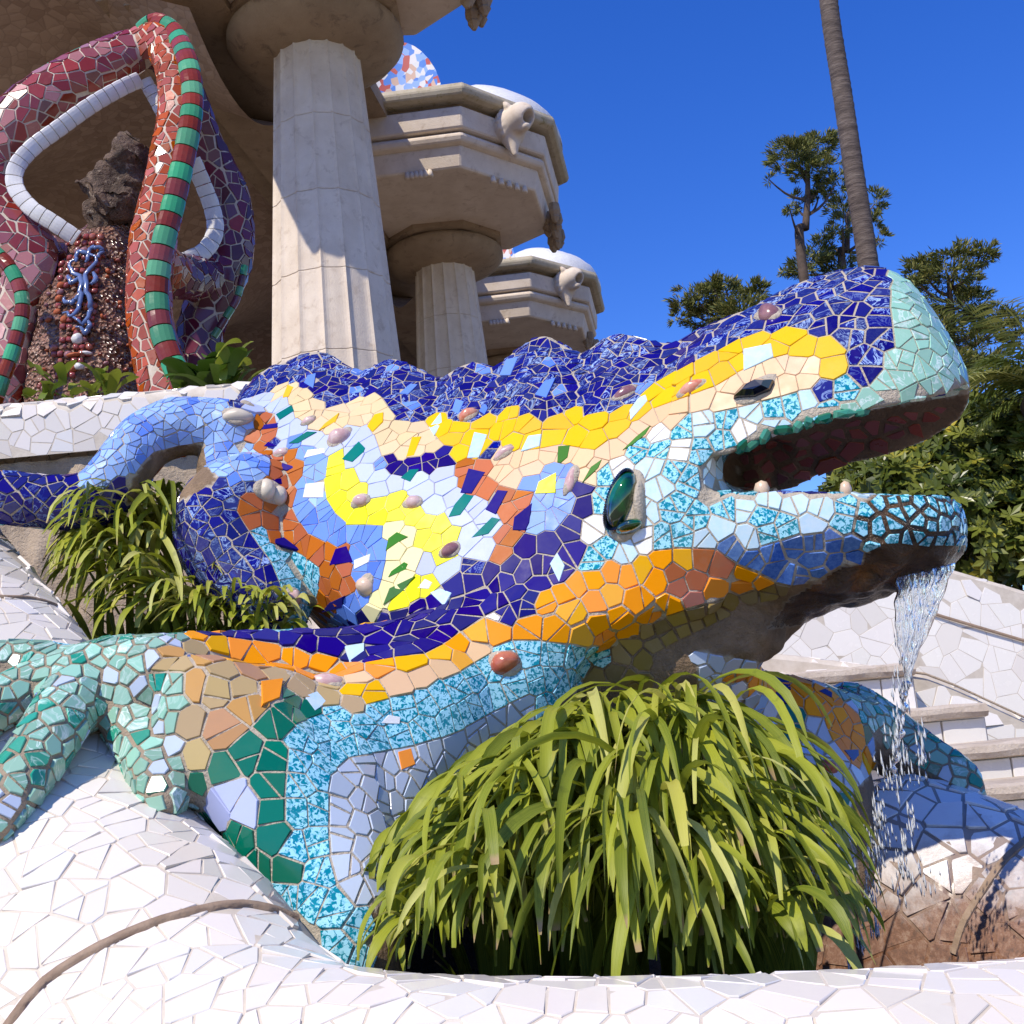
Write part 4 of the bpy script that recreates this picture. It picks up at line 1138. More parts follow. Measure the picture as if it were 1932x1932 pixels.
# the wall on the far side of the planter, grimy at the water line
def far_wall():
    inner = [P3(1560, 1475, 3.25), P3(1640, 1480, 3.12), P3(1736, 1466, 3.02), P3(1850, 1500, 2.90), P3(1945, 1540, 2.80), P3(2060, 1610, 2.65), P3(2250, 1760, 2.4)]
    prof = smooth_profile([(.36, 1.6), (.36, .9), (.35, .45), (.31, .2), (.22, .06), (.1, .0), (-.02, .0), (-.14, .08), (-.24, .28), (-.28, .7), (-.28, 1.5)], 36)
    return wall_loft(inner, prof, 40)
FW_V, FW_F = far_wall()
def grimy(name, base, z0, z1):
    m, nt, b = new_mat(name)
    vec, rnd, pos = rnd_offset(nt)
    sep = nd(nt, 'ShaderNodeSeparateXYZ'); nt.links.new(pos, sep.inputs[0])
    n = noise_(nt, pos, 7, 6, 0.7)
    h = math_(nt, 'ADD', sep.outputs['Z'], math_(nt, 'MULTIPLY_ADD', n, 0.34, -0.17))
    f = nd(nt, 'ShaderNodeMapRange'); nt.links.new(h, f.inputs['Value'])
    f.inputs['From Min'].default_value = z0; f.inputs['From Max'].default_value = z1; f.inputs['To Min'].default_value = 1; f.inputs['To Max'].default_value = 0
    col = vary(nt, base, rnd, pos, 0.06, 0.1)
    rust = ramp(nt, noise_(nt, pos, 48, 8, 0.8), [(0.30, (0.05, 0.025, 0.015)), (0.5, (0.20, 0.085, 0.04)), (0.66, (0.34, 0.22, 0.15))])
    nt.links.new(mixc(nt, math_(nt, 'MULTIPLY', f.outputs[0], 0.95), col, rust), b.inputs['Base Color'])
    nt.links.new(math_(nt, 'MULTIPLY_ADD', f.outputs[0], 0.35, 0.15), b.inputs['Roughness'])
    bump_(nt, b, noise_(nt, pos, 80, 4, 0.7), 0.25, 0.004)
    return m
GW = [grimy('white_glaze_grimy', (0.78, 0.78, 0.77), 1.18, 1.34), grimy('cool_white_glaze_grimy', (0.72, 0.75, 0.79), 1.18, 1.34)]
GGROUT = grimy('wall_grout_grimy', (0.34, 0.29, 0.24), 1.10, 1.36)
fw = thing('planter_wall', 'white tiled rounded wall below the lizard\'s far foot, stained brown near the water line', 'wall', tuple(at(1800, 1600, 2.6)))
mesh_obj('wall_core', FW_V, FW_F, GGROUT, fw, smooth=True, origin=tuple(fw.location))
FWS = Surf(FW_V, FW_F, eye=CAM)
wall_tiles(FWS, .095, .0034, .007, (GW[0], GW[1], GW[0]), 31, spec=lambda p, n: ('w', .095 if p[2] > 1.0 else None), parent=fw, occ=[LIZ.bvh, PWS.bvh])
def fw_joint():
    pts = []
    for q in catmull([(1960, 1560), (1932, 1590), (1890, 1630), (1850, 1690), (1820, 1740), (1800, 1800)], 24):
        h = FWS.hit(*q)
        if h[0] is not None: pts.append((h[0], h[1] if h[1].dot(h[0] - CAM) < 0 else -h[1]))
    V = []
    for i, (p, n) in enumerate(pts):
        t = (pts[min(i + 1, len(pts) - 1)][0] - pts[max(i - 1, 0)][0]).normalized(); s_ = n.cross(t).normalized()
        for a, b in ((-1, -.004), (-.7, .006), (.7, .006), (1, -.004)): V.append(p + s_ * (a * .010) + n * b)
    if len(pts) > 2: mesh_obj('mortar_joint', [tuple(x) for x in V], loft_faces(len(pts), 4, closed=False, caps=False), MORTAR, fw)
fw_joint()
# soil and basin
def soil_z(x, y):
    t = min(max((y - 2.25) / .8, 0), 1); t = t * t * (3 - 2 * t)
    sx = min(max((.35 - x) / .7, 0), 1)
    return 1.0 + .82 * t * sx + .02 * noise.noise((x * 6, y * 6, 0))
def soil():
    V = []
    for i in range(50):
        for j in range(50):
            x = -1.6 + 3.4 * i / 49; y = 1.76 + 2.9 * j / 49
            V.append((x, y, soil_z(x, y)))
    o = mesh_obj('soil', V, loft_faces(50, 50, closed=False, caps=False), SOIL, smooth=True); o['kind'] = 'structure'
soil()

# upper terrace wall on the left: white tiled band over rough sandstone
def box(lo, hi):
    (a, b, c), (d, e, f) = lo, hi
    return [(a, b, c), (d, b, c), (d, e, c), (a, e, c), (a, b, f), (d, b, f), (d, e, f), (a, e, f)], [(0, 3, 2, 1), (4, 5, 6, 7), (0, 1, 5, 4), (1, 2, 6, 5), (2, 3, 7, 6), (3, 0, 4, 7)]
def bev(name, lo, hi, mat, parent=None, w=0.01, seg=2, jit=0.0, seed=0):
    V, Fc = box(lo, hi)
    bm = bmesh.new()
    vs = [bm.verts.new(v) for v in V]
    for f in Fc: bm.faces.new([vs[i] for i in f])
    if w > 0: bmesh.ops.bevel(bm, geom=list(bm.edges), offset=w, segments=seg, affect='EDGES', profile=0.6)
    bmesh.ops.recalc_face_normals(bm, faces=list(bm.faces))
    if jit:
        r = random.Random(seed)
        for v in bm.verts: v.co += Vector((r.uniform(-jit, jit), r.uniform(-jit, jit), r.uniform(-jit, jit)))
    bm.verts.index_update()
    VV = [tuple(v.co) for v in bm.verts]; FF = [tuple(v.index for v in f.verts) for f in bm.faces]
    bm.free()
    return mesh_obj(name, VV, FF, mat, parent)
UWY = 4.6
zt = at(150, 757, UWY).z; zm = at(150, 866, UWY).z; zb = 1.2
tw = thing('terrace_wall', 'straight white tiled wall band over rough sandstone behind the lizard\'s hind leg', 'wall', (at(100, 860, UWY).x, UWY, zm))
tx0, tx1 = at(-500, 800, UWY).x, at(520, 800, UWY).x
def terrace():
    prof = smooth_profile([(0.0, zt - zm), (0.0, .06), (.015, .015), (.06, .0), (.2, .0), (.38, .02), (.40, .3)], 22)
    inner = np.array([[tx0 + (tx1 - tx0) * i / 5, UWY, zt + .03] for i in range(6)])
    V = []
    n = 40
    Pp = catmull(inner, n)
    for i in range(n):
        for a, d in prof: V.append(Pp[i] + np.array([0, a, -d]))
    return np.array(V), loft_faces(n, len(prof), closed=False, caps=False)
TW_V, TW_F = terrace()
mesh_obj('wall_core', TW_V, TW_F, WGROUT, tw, smooth=True, origin=tuple(tw.location))
TWS = Surf(TW_V, TW_F, eye=(0, 4.8, 300))
wall_tiles(TWS, .085, .0036, .004, WHITES, 41, parent=tw, most=120, occ=[LIZ.bvh, PWS.bvh])
def rubble():
    V = []; nx, nz = 120, 24
    for i in range(nx + 1):
        for j in range(nz + 1):
            x = tx0 + (tx1 - tx0) * i / nx; z = zb + (zm + .02 - zb) * j / nz
            V.append((x, UWY + .05 + .05 * noise.noise((x * 5, 3, z * 9)) + .02 * noise.noise((x * 22, 1, z * 30)), z))
    mesh_obj('sandstone_base', V, loft_faces(nx + 1, nz + 1, closed=False, caps=False), STONE, tw, smooth=True)
rubble()

# the stair on the right with its sloping white parapet
TREAD = rough_mat('stair_stone', (0.44, 0.36, 0.28), (0.60, 0.52, 0.43), scale=7, c3=(0.36, 0.29, 0.22), bump=0.5, bdist=0.015)
RISER = glaze('riser_tile', (0.74, 0.71, 0.66), rough=0.2, dirt=0.12)
st = thing('stair', 'stone stair with sandstone nosings and white tiled risers behind the falling water', 'stair', (2.2, 4.4, 1.2))
STEPS = [(1.79, 5.05, at(1300, 1260, 5).x, at(1722, 1266, 5.05).x), (1.60, 4.72, at(1500, 1330, 4.7).x, at(1856, 1335, 4.72).x), (1.455, 4.40, at(1560, 1395, 4.4).x, at(2060, 1393, 4.4).x), (1.33, 4.10, at(1560, 1450, 4.1).x, at(2200, 1452, 4.1).x), (1.20, 3.80, at(1560, 1500, 3.8).x, at(2300, 1500, 3.8).x)]
for i, (z, y, x0, x1) in enumerate(STEPS):
    V = []
    nx = 40
    prof = [(.0, -.055), (-.035, -.05), (-.045, -.03), (-.04, -.008), (-.02, 0.0), (.36, 0.0)]
    for a in range(nx + 1):
        x = x0 + (x1 - x0) * a / nx
        for j, (dy, dz) in enumerate(prof):
            k = .006 * noise.noise((x * 9, j * 3.1, i * 7))
            V.append((x, y + dy + k, z + dz + k * (1 if j not in (0, 5) else 0)))
    mesh_obj('nosing', V, [f[::-1] for f in loft_faces(nx + 1, len(prof), closed=False, caps=False)], TREAD, st)
    mesh_obj('riser_back', *box((x0, y + .006, z - .30), (x1, y + .05, z - .056)), WGROUT, st)
    x = x0; r = random.Random(i)
    while x < x1 - .05:
        w = min(r.uniform(.12, .19), x1 - x - .004)
        o = bev('riser_tile', (x + .003, y - .004 + r.uniform(-.002, .002), z - .20), (x + w - .003, y + .006, z - .058), RISER, st, w=.002, seg=1)
        a_ = o.data.attributes.new('rnd', 'FLOAT', 'FACE'); a_.data.foreach_set('value', [r.random()] * len(o.data.polygons))
        x += w
def sloped_wall(name_pts, y0, y1, nsub=30, top_round=.05):
    """front face grid of a wall whose top runs through the given (x, z) points; returns a surface"""
    xs = np.linspace(name_pts[0][0], name_pts[-1][0], nsub)
    zs = np.interp(xs, [p[0] for p in name_pts], [p[1] for p in name_pts])
    V = []
    nz = 24
    for x, z in zip(xs, zs):
        col = [(x, y0, zb_ * (z - .03)) for zb_ in np.linspace(0.35, 1, nz)] + [(x, y0 + .02, z - .008), (x, y0 + .06, z), (x, y1, z), (x, y1, z * .5)]
        V += col
    return np.array(V), loft_faces(nsub, nz + 4, closed=False, caps=False)
def xz(u, v, Y): p = at(u, v, Y); return (p.x, p.z)
SP = [xz(1200, 905, 6.2), xz(1500, 985, 6.2), xz(1800, 1072, 6.2), xz(1932, 1111, 6.2), xz(2500, 1290, 6.2)]
SP_V, SP_F = sloped_wall(SP, 6.2, 6.7, 40)
spw = thing('stair_parapet', 'white tiled parapet sloping down to the right in front of the green shrubs', 'wall', (float(SP_V[:, 0].mean()), 6.2, 1.2))
mesh_obj('wall_core', SP_V, SP_F, WGROUT, spw, origin=tuple(spw.location))
SPS = Surf(SP_V, SP_F, eye=CAM)
wall_tiles(SPS, .16, .012, .0022, (SUNWHITE, SUNWHITE, WHITE), 51, spec=lambda p, n: ('w', .16 if p[2] > 1.0 and p[1] < 6.4 else None), parent=spw, most=150, occ=[LIZ.bvh, PWS.bvh])
CB = [xz(1250, 1215, 5.3), xz(1500, 1236, 5.3), xz(1700, 1262, 5.3), xz(1745, 1268, 5.25), xz(1800, 1290, 5.25), xz(1932, 1351, 5.25), xz(2300, 1530, 5.25)]
CB_V, CB_F = sloped_wall(CB, 5.25, 5.6, 40)
cb = thing('stair_curb', 'low white tiled curb sloping down beside the stone stair', 'wall', (float(CB_V[:, 0].mean()), 5.25, 1.0))
mesh_obj('wall_core', CB_V, CB_F, WGROUT, cb, origin=tuple(cb.location))
CBS = Surf(CB_V, CB_F, eye=CAM)
wall_tiles(CBS, .13, .008, .004, (SUNWHITE, WHITE, SUNWHITE), 61, spec=lambda p, n: ('w', .13 if p[2] > 0.9 and p[1] < 5.5 else None), parent=cb, most=120, occ=[LIZ.bvh, PWS.bvh])
def strip(name, pts, y, w, mat, parent):
    V = []
    for x, z in pts: V += [(x, y - .005, z - w), (x, y - .008, z - w * .5), (x, y - .005, z)]
    return mesh_obj(name, V, loft_faces(len(pts), 3, closed=False, caps=False), mat, parent)
strip('mortar_joint', [xz(1700, 1135, 6.19), xz(1780, 1161, 6.19), xz(1932, 1206, 6.19), xz(2100, 1260, 6.19)], 6.19, .018, MORTAR, spw)
strip('mortar_joint', [xz(1690, 1262, 5.24), xz(1745, 1269, 5.24), xz(1800, 1290, 5.24), xz(1932, 1351, 5.24), xz(2100, 1430, 5.24)], 5.24, .012, STONE, cb)
# ------------------------------------------------------------------ strap-leaved plants in the planter
def leaf_mat(name, stops, trans=0.30, rough=0.42, streak=True, tip=True):
    m, nt, b = new_mat(name)
    vec, rnd, pos = rnd_offset(nt)
    col = ramp(nt, rnd, stops)
    uv = nd(nt, 'ShaderNodeAttribute', attribute_name='along').outputs['Fac']
    ac = nd(nt, 'ShaderNodeAttribute', attribute_name='across').outputs['Fac']
    if streak:
        cb = nd(nt, 'ShaderNodeCombineXYZ')
        nt.links.new(math_(nt, 'MULTIPLY', ac, 34.0), cb.inputs[0]); nt.links.new(math_(nt, 'MULTIPLY', rnd, 77.0), cb.inputs[1]); nt.links.new(math_(nt, 'MULTIPLY', uv, 1.5), cb.inputs[2])
        f = noise_(nt, cb.outputs[0], 1.0, 3, 0.6)
        col = mixc(nt, ramp(nt, f, [(0.38, (0, 0, 0)), (0.62, (0.5,) * 3)]), col, (0.46, 0.47, 0.06))
        bump_(nt, b, f, 0.25, 0.002)
        blotch = ramp(nt, noise_(nt, pos, 26, 4, 0.6), [(0.60, (0, 0, 0)), (0.72, (0.35,) * 3)])
        col = mixc(nt, blotch, col, (0.035, 0.06, 0.008))
    if tip:
        r4 = math_(nt, 'FRACT', math_(nt, 'MULTIPLY', rnd, 53.1))
        th = math_(nt, 'MULTIPLY_ADD', r4, 0.14, 0.93)
        k = nd(nt, 'ShaderNodeMapRange'); nt.links.new(math_(nt, 'SUBTRACT', uv, th), k.inputs['Value'])
        k.inputs['From Min'].default_value = 0.0; k.inputs['From Max'].default_value = 0.03
        col = mixc(nt, k.outputs[0], col, (0.42, 0.30, 0.14))
        yl = ramp(nt, math_(nt, 'ADD', uv, math_(nt, 'MULTIPLY', r4, 0.5)), [(1.0, (0, 0, 0)), (1.5, (0.8,) * 3)])
        col = mixc(nt, yl, col, (0.50, 0.42, 0.03))
    nt.links.new(col, b.inputs['Base Color'])
    b.inputs['Roughness'].default_value = rough; b.inputs['Specular IOR Level'].default_value = 0.3
    tr = nd(nt, 'ShaderNodeBsdfTranslucent'); nt.links.new(col, tr.inputs['Color'])
    mx = nd(nt, 'ShaderNodeMixShader'); mx.inputs[0].default_value = trans
    nt.links.new(b.outputs[0], mx.inputs[1]); nt.links.new(tr.outputs[0], mx.inputs[2])
    nt.links.new(mx.outputs[0], nt.nodes['Material Output'].inputs['Surface'])
    return m
STRAP = leaf_mat('strap_leaf', [(0.0, (0.030, 0.075, 0.010)), (0.36, (0.17, 0.225, 0.012)), (0.72, (0.36, 0.39, 0.030)), (0.90, (0.60, 0.58, 0.20)), (1.0, (0.50, 0.46, 0.04))])
def ribbon(p0, az, length, e0, e1, width, n=10, twist=0.0, blunt=0.3, curl=0.0, fold=0.25, pw=1.4, r=rng, belly=0.55):
    """one arching strap leaf: rises at angle e0 and ends at angle e1"""
    p = Vector(p0); V = []; AL = []; AC = []
    st = length / n
    for i in range(n + 1):
        t = i / n
        e = e0 + (e1 - e0) * t ** pw
        a = az + curl * t
        d = Vector((math.cos(a) * math.cos(e), math.sin(a) * math.cos(e), math.sin(e)))
        s = Vector((-math.sin(a), math.cos(a), 0))
        up = s.cross(d) * -1
        tw = twist * t
        sd = s * math.cos(tw) + up * math.sin(tw); nn = up * math.cos(tw) - s * math.sin(tw)
        w = width * (0.55 + 0.45 * math.sin(min(t / belly, 1) * math.pi / 2)) * (1 if t < 0.72 else max(blunt, 1 - ((t - 0.72) / 0.28) ** 1.8 * (1 - blunt)))
        V += [p - sd * w + nn * (fold * w), p, p + sd * w + nn * (fold * w)]
        AL += [t] * 3; AC += [0, .5, 1]
        p = p + d * st
    F_ = []
    for i in range(n):
        for j in range(2): F_.append((i * 3 + j, i * 3 + j + 1, i * 3 + j + 4, i * 3 + j + 3))
    return [tuple(v) for v in V], F_, AL, AC
def leaf_obj(name, data, mat, parent, rnd):
    V, F_, AL, AC = data
    o = mesh_obj(name, V, F_, mat, parent, smooth=True, origin=V[1])
    add_leaf_attr(o, AL, AC, [rnd] * len(F_))
    return o
def add_leaf_attr(o, AL, AC, RN):
    for nm, dom, vals in (('along', 'POINT', AL), ('across', 'POINT', AC), ('rnd', 'FACE', RN)):
        a = o.data.attributes.new(nm, 'FLOAT', dom); a.data.foreach_set('value', vals)
def emit_leaves(leaves, mat, parent, most=300, name='leaf', stuff='small_leaves', occ=()):
    sc = []
    for V, F_, AL, AC, rn in leaves:
        a = 0
        for k in range(4, len(V) - 1, 6):
            q = Vector(V[k]); d = q - CAM
            if all((lambda h: h[0] is None or h[3] > d.length - .02)(b.ray_cast(CAM, d.normalized())) for b in occ): a += 1
        sc.append(a * (Vector(V[0]) - Vector(V[2])).length / (Vector(V[4]) - CAM).length - .0001 * (Vector(V[16]) - CAM).length)
    order = sorted(range(len(leaves)), key=lambda i: -sc[i])
    for i in order[:most]: leaf_obj(name, leaves[i][:4], mat, parent, leaves[i][4])
    rest = order[most:]
    if rest:
        V = []; F_ = []; AL = []; AC = []; RN = []
        for i in rest:
            v, f, al, ac, rn = leaves[i]; o = len(V)
            V += v; F_ += [tuple(x + o for x in q) for q in f]; AL += al; AC += ac; RN += [rn] * len(f)
        ob = mesh_obj(stuff, V, F_, mat, parent, smooth=True, origin=tuple(world_loc(parent)))
        add_leaf_attr(ob, AL, AC, RN); ob['kind'] = 'stuff'
def front_plant():
    r = random.Random(12)
    root = thing('strap_leaf_plant', 'large clump of long arching strap leaves in the planter under the lizard\'s jaw', 'plant', (0.3, 2.2, 1.02), 'strap leaved plants in the planter')
    L = []
    # crowns of the clump: pixel column and row, distance, leaves, mean direction, length
    crowns = [(1220, 1450, 2.36, 66, 256, .48), (1140, 1475, 2.36, 56, 240, .45), (1290, 1470, 2.34, 60, 264, .47), (1060, 1500, 2.3, 52, 232, .41), (1330, 1510, 2.28, 50, 270, .42), (980, 1555, 2.22, 44, 222, .34), (1370, 1560, 2.2, 38, 274, .36), (920, 1610, 2.12, 36, 218, .27), (1140, 1540, 2.2, 44, 250, .42), (1250, 1540, 2.18, 46, 262, .43), (1060, 1590, 2.08, 40, 242, .34), (1320, 1590, 2.1, 40, 274, .36), (860, 1680, 2.02, 28, 222, .22), (1390, 1640, 2.06, 28, 282, .26), (1220, 1630, 2.0, 40, 260, .34), (950, 1680, 1.95, 28, 235, .23), (1340, 1690, 1.95, 26, 280, .23), (780, 1745, 1.95, 18, 222, .15), (1450, 1730, 1.98, 20, 290, .17)]
    for u, v, Y, n, az, ln in crowns:
        for i in range(int(n * 1.55)):
            a = R(az + r.gauss(0, 30 if r.random() < .65 else 75))
            q = at(u + r.gauss(0, 34), v + r.gauss(0, 26), Y + r.gauss(0, .05))
            le = ln * r.uniform(.72, 1.25)
            e0 = R(r.uniform(35, 84)); e1 = R(-r.uniform(72, 92))
            d = ribbon(q, a, le, e0, e1, r.uniform(.004, .0112), twist=r.gauss(0, .8), blunt=r.choice((.05, .08, .12, .2, .6)), curl=r.gauss(0, .5), pw=r.uniform(.62, 1.1), n=11, fold=.35)
            uv = [proj(d[0][k]) for k in range(1, len(d[0]), 3)]
            if any(a_ > 1575 + max(0, b_ - 1350) * .38 or a_ < 668 or (b_ < 1520 and a_ < 745 + (1520 - b_) * 1.45) or b_ < 1262 for a_, b_ in uv): continue
            L.append(d + (min(.999, max(0, r.betavariate(2.0, 2.0))),))
    # dark leaf strips as backing: the clump's inner shade put into their colour
    for i in range(160):
        u = r.uniform(880, 1500); Y = r.uniform(2.05, 2.5)
        q = at(u, 1700, Y); q.z = 1.0
        L.append(ribbon(q, R(r.uniform(200, 340)), r.uniform(.3, .5), R(88), R(r.uniform(20, 70)), r.uniform(.010, .016), n=11) + (r.uniform(0, .2),))
    emit_leaves(L, STRAP, root, occ=[LIZ.bvh, PWS.bvh])
def rear_plant():
    r = random.Random(5)
    root = thing('strap_leaf_plant', 'smaller clump of strap leaves between the lizard\'s dark blue thigh and the left wall', 'plant', tuple(at(330, 1200, 2.95)), 'strap leaved plants in the planter')
    L = []
    for u, v, Y, n, az, ln in [(310, 1000, 3.12, 46, 225, .36), (360, 980, 3.3, 40, 250, .40), (265, 1035, 3.05, 46, 212, .32), (215, 1070, 2.98, 40, 205, .26), (290, 1070, 3.0, 44, 235, .28), (240, 1110, 2.92, 36, 230, .2), (340, 1060, 3.2, 34, 250, .30), (480, 1175, 2.8, 30, 285, .12), (400, 1165, 2.8, 30, 265, .14), (320, 1150, 2.85, 30, 240, .18), (530, 1180, 2.76, 20, 290, .10)]:
        for i in range(int(n * 1.6)):
            a = R(az + r.gauss(0, 40))
            q = at(u + r.gauss(0, 22), v + r.gauss(0, 18), Y + r.gauss(0, .04))
            d = ribbon(q, a, ln * r.uniform(.9, 1.7), R(r.uniform(45, 88)), R(-r.uniform(50, 88)), r.uniform(.0045, .0095), twist=r.gauss(0, .5), blunt=r.choice((.1, .2, .5)), curl=r.gauss(0, .35), pw=r.uniform(.7, 1.3), fold=.35)
            uv = [proj(d[0][k]) for k in range(1, len(d[0]), 3)]
            if any(a_ < 75 or b_ < 900 for a_, b_ in uv): continue
            L.append(d + (min(.999, r.betavariate(3.2, 1.5)),))
    for i in range(70):
        q = at(r.uniform(180, 500), 1200, r.uniform(2.8, 3.1)); q.z = soil_z(q.x, q.y) - .02
        L.append(ribbon(q, R(r.uniform(190, 340)), r.uniform(.2, .4), R(88), R(r.uniform(20, 70)), r.uniform(.009, .014)) + (r.uniform(0, .2),))
    emit_leaves(L, STRAP, root, most=300, occ=[LIZ.bvh, PWS.bvh])
front_plant(); rear_plant()

# ------------------------------------------------------------------ water from the mouth
def water():
    m, nt, b = new_mat('water')
    b.inputs['Base Color'].default_value = (0.95, 0.98, 1, 1); b.inputs['Roughness'].default_value = 0.03
    b.inputs['Transmission Weight'].default_value = 1.0; b.inputs['IOR'].default_value = 1.33
    pos = nd(nt, 'ShaderNodeNewGeometry').outputs['Position']
    mp = nd(nt, 'ShaderNodeMapping'); mp.inputs['Scale'].default_value = (60, 60, 9); nt.links.new(pos, mp.inputs[0])
    bump_(nt, b, noise_(nt, mp.outputs[0], 1.0, 4, 0.6), 0.8, 0.02)
    mf, ntf, bf = new_mat('water_foam')
    bf.inputs['Base Color'].default_value = (0.85, 0.88, 0.9, 1); bf.inputs['Roughness'].default_value = 0.15
    bf.inputs['Transmission Weight'].default_value = 0.45; bf.inputs['IOR'].default_value = 1.33
    YW = 2.37
    root = thing('water_stream', 'clear water pouring from the lizard\'s lower jaw and breaking into drops', 'water', tuple(at(1740, 1100, YW)))
    r = random.Random(9)
    # the falling sheet: ropes of water side by side that draw together
    left = [(1690, 1090), (1688, 1150), (1692, 1210), (1704, 1262), (1706, 1300)]
    right = [(1802, 1062), (1778, 1130), (1752, 1195), (1722, 1258), (1716, 1300)]
    Lc = catmull(left, 40); Rc = catmull(right, 40)
    V = []
    rows, cols = 70, 56
    Ls = catmull(left, rows); Rs = catmull(right, rows)
    for i in range(rows):
        for j in range(cols):
            half = cols // 2
            t = j / half if j <= half else (cols - j) / half
            q = Ls[i] * (1 - t) + Rs[i] * t
            sgn = 1 if j <= half else -1
            edge = math.sqrt(max(0, 1 - (2 * t - 1) ** 2))
            rip = .010 * noise.noise((t * 11, i * .05, 1)) + .006 * noise.noise((t * 26, i * .13, 4))
            c = at(q[0] + 4 * noise.noise((i * .18, t * 3, 9)), q[1], YW + rip - sgn * edge * (.004 + .003 * noise.noise((t * 14, i * .1, 2 + sgn))))
            V.append(tuple(c))
    mesh_obj('water_sheet', V, loft_faces(rows, cols), m, root, smooth=True)
    for k in range(16):
        t = r.uniform(.03, .97); V = []
        i0 = r.randint(0, 40); n0 = r.randint(14, 40); ph = r.uniform(0, 6)
        for i in range(n0):
            ii = min(i0 + i, rows - 1)
            q = Ls[ii] * (1 - t) + Rs[ii] * t
            c = at(q[0] + 3 * math.sin(i * .21 + ph), q[1], YW - .012); rr = (.0012 + .0016 * r.random()) * math.sin(math.pi * (i + .5) / n0)
            for j in range(5): V.append((c.x + math.cos(j * 1.257) * rr, c.y + math.sin(j * 1.257) * rr, c.z))
        mesh_obj('water_strand', V, loft_faces(n0, 5), mf, root, smooth=True)
    # thin cord under the sheet
    V = []
    P = catmull([(1710, 1285), (1706, 1330), (1698, 1380), (1690, 1430), (1684, 1465)], 40)
    for i, q in enumerate(P):
        c = at(q[0] + 3 * math.sin(i * .7), q[1], YW); rr = .006 + .003 * math.sin(i * 1.3)
        for j in range(6): V.append((c.x + math.cos(j * math.pi / 3) * rr, c.y + math.sin(j * math.pi / 3) * rr, c.z))
    mesh_obj('water_rope', V, loft_faces(40, 6), m, root, smooth=True)
    # drops, too many and too small to count
    V = []; Fc = []
    spots = [(1692, 1400, 26, 60, 60), (1740, 1420, 16, 60, 40), (1700, 1300, 30, 60, 60), (1690, 1470, 34, 30, 60), (1660, 1560, 26, 40, 60), (1720, 1560, 14, 40, 25), (1650, 1620, 30, 60, 80), (1700, 1640, 22, 60, 60), (1640, 1690, 24, 40, 50), (1655, 1750, 14, 30, 25), (1600, 1820, 8, 20, 14), (1630, 1780, 30, 30, 16), (1740, 1640, 40, 60, 20)]
    for u, v, su, sv, n in spots:
        for i in range(int(n * .75)):
            c = at(u + r.gauss(0, su * .4), v + r.gauss(0, sv * .5), YW + r.gauss(0, .04))
            rr = r.uniform(.0010, .0026); ln = rr * r.uniform(4, 12)
            o = len(V)
            V += [(c.x, c.y, c.z + ln)] + [(c.x + math.cos(a) * rr, c.y + math.sin(a) * rr, c.z) for a in (0, 1.57, 3.14, 4.71)] + [(c.x, c.y, c.z - ln * .6)]
            for j in range(4):
                a_, b_ = o + 1 + j, o + 1 + (j + 1) % 4
                Fc += [(o, a_, b_), (o + 5, b_, a_)]
    dr = mesh_obj('water_drops', V, Fc, mf, root, smooth=True, origin=tuple(root.location)); dr['kind'] = 'stuff'
water()
# ------------------------------------------------------------------ the looping mosaic sculpture behind
MAROON = glaze('maroon_glaze', (0.24, 0.040, 0.038), amt=0.3, dirt=0.12, rough=0.16)
PINK = glaze('dusty_pink_glaze', (0.40, 0.16, 0.155), amt=0.25, dirt=0.2, rough=0.2)
BRICKR = glaze('brick_red_glaze', (0.40, 0.075, 0.02), amt=0.3, dirt=0.12, rough=0.15)
PLUM = glaze('plum_glaze', (0.12, 0.022, 0.045), amt=0.35, dirt=0.1, rough=0.18)
RIBR = glaze('rib_red_glaze', (0.24, 0.035, 0.012), amt=0.25, dirt=0.15, rough=0.12)
RIBG = glaze('rib_green_glaze', (0.07, 0.30, 0.14), amt=0.3, dirt=0.15, rough=0.12)
RIMW = glaze('rim_white_glaze', (0.74, 0.72, 0.68), amt=0.08, dirt=0.25, rough=0.2)
AGROUT = rough_mat('arch_grout', (0.50, 0.42, 0.33), (0.64, 0.56, 0.46), scale=16, bump=0.3, bdist=0.01)
YA = 7.2
def AA(u, v, r, dy=0.0): p = at(u, v, YA + dy); return (p.x, p.y, p.z, r * YA / F)
LEFT_LEG = [AA(262, 92, 40), AA(205, 118, 44, -.1), AA(130, 158, 48, -.2), AA(50, 215, 52, -.28), AA(-25, 300, 54, -.32), AA(-30, 375, 54, -.34), AA(20, 440, 54, -.36), AA(58, 500, 44, -.38), AA(28, 590, 34, -.42), AA(8, 680, 38, -.46), AA(-20, 790, 50, -.5)]
FRONT_LEG = [AA(285, 75, 34), AA(315, 90, 36, -.1), AA(335, 150, 36, -.25), AA(338, 215, 36, -.36), AA(326, 290, 36, -.44), AA(308, 370, 36, -.50), AA(290, 450, 37, -.54), AA(282, 530, 36, -.58), AA(283, 610, 36, -.62), AA(302, 690, 40, -.66), AA(330, 780, 50, -.7)]
RIGHT_LEG = [AA(310, 95, 34, .1), AA(352, 180, 34, .3), AA(390, 280, 34, .5), AA(428, 360, 38, .62), AA(438, 430, 40, .66), AA(428, 500, 46, .66), AA(395, 570, 44, .62), AA(375, 640, 42, .6), AA(370, 740, 50, .6)]
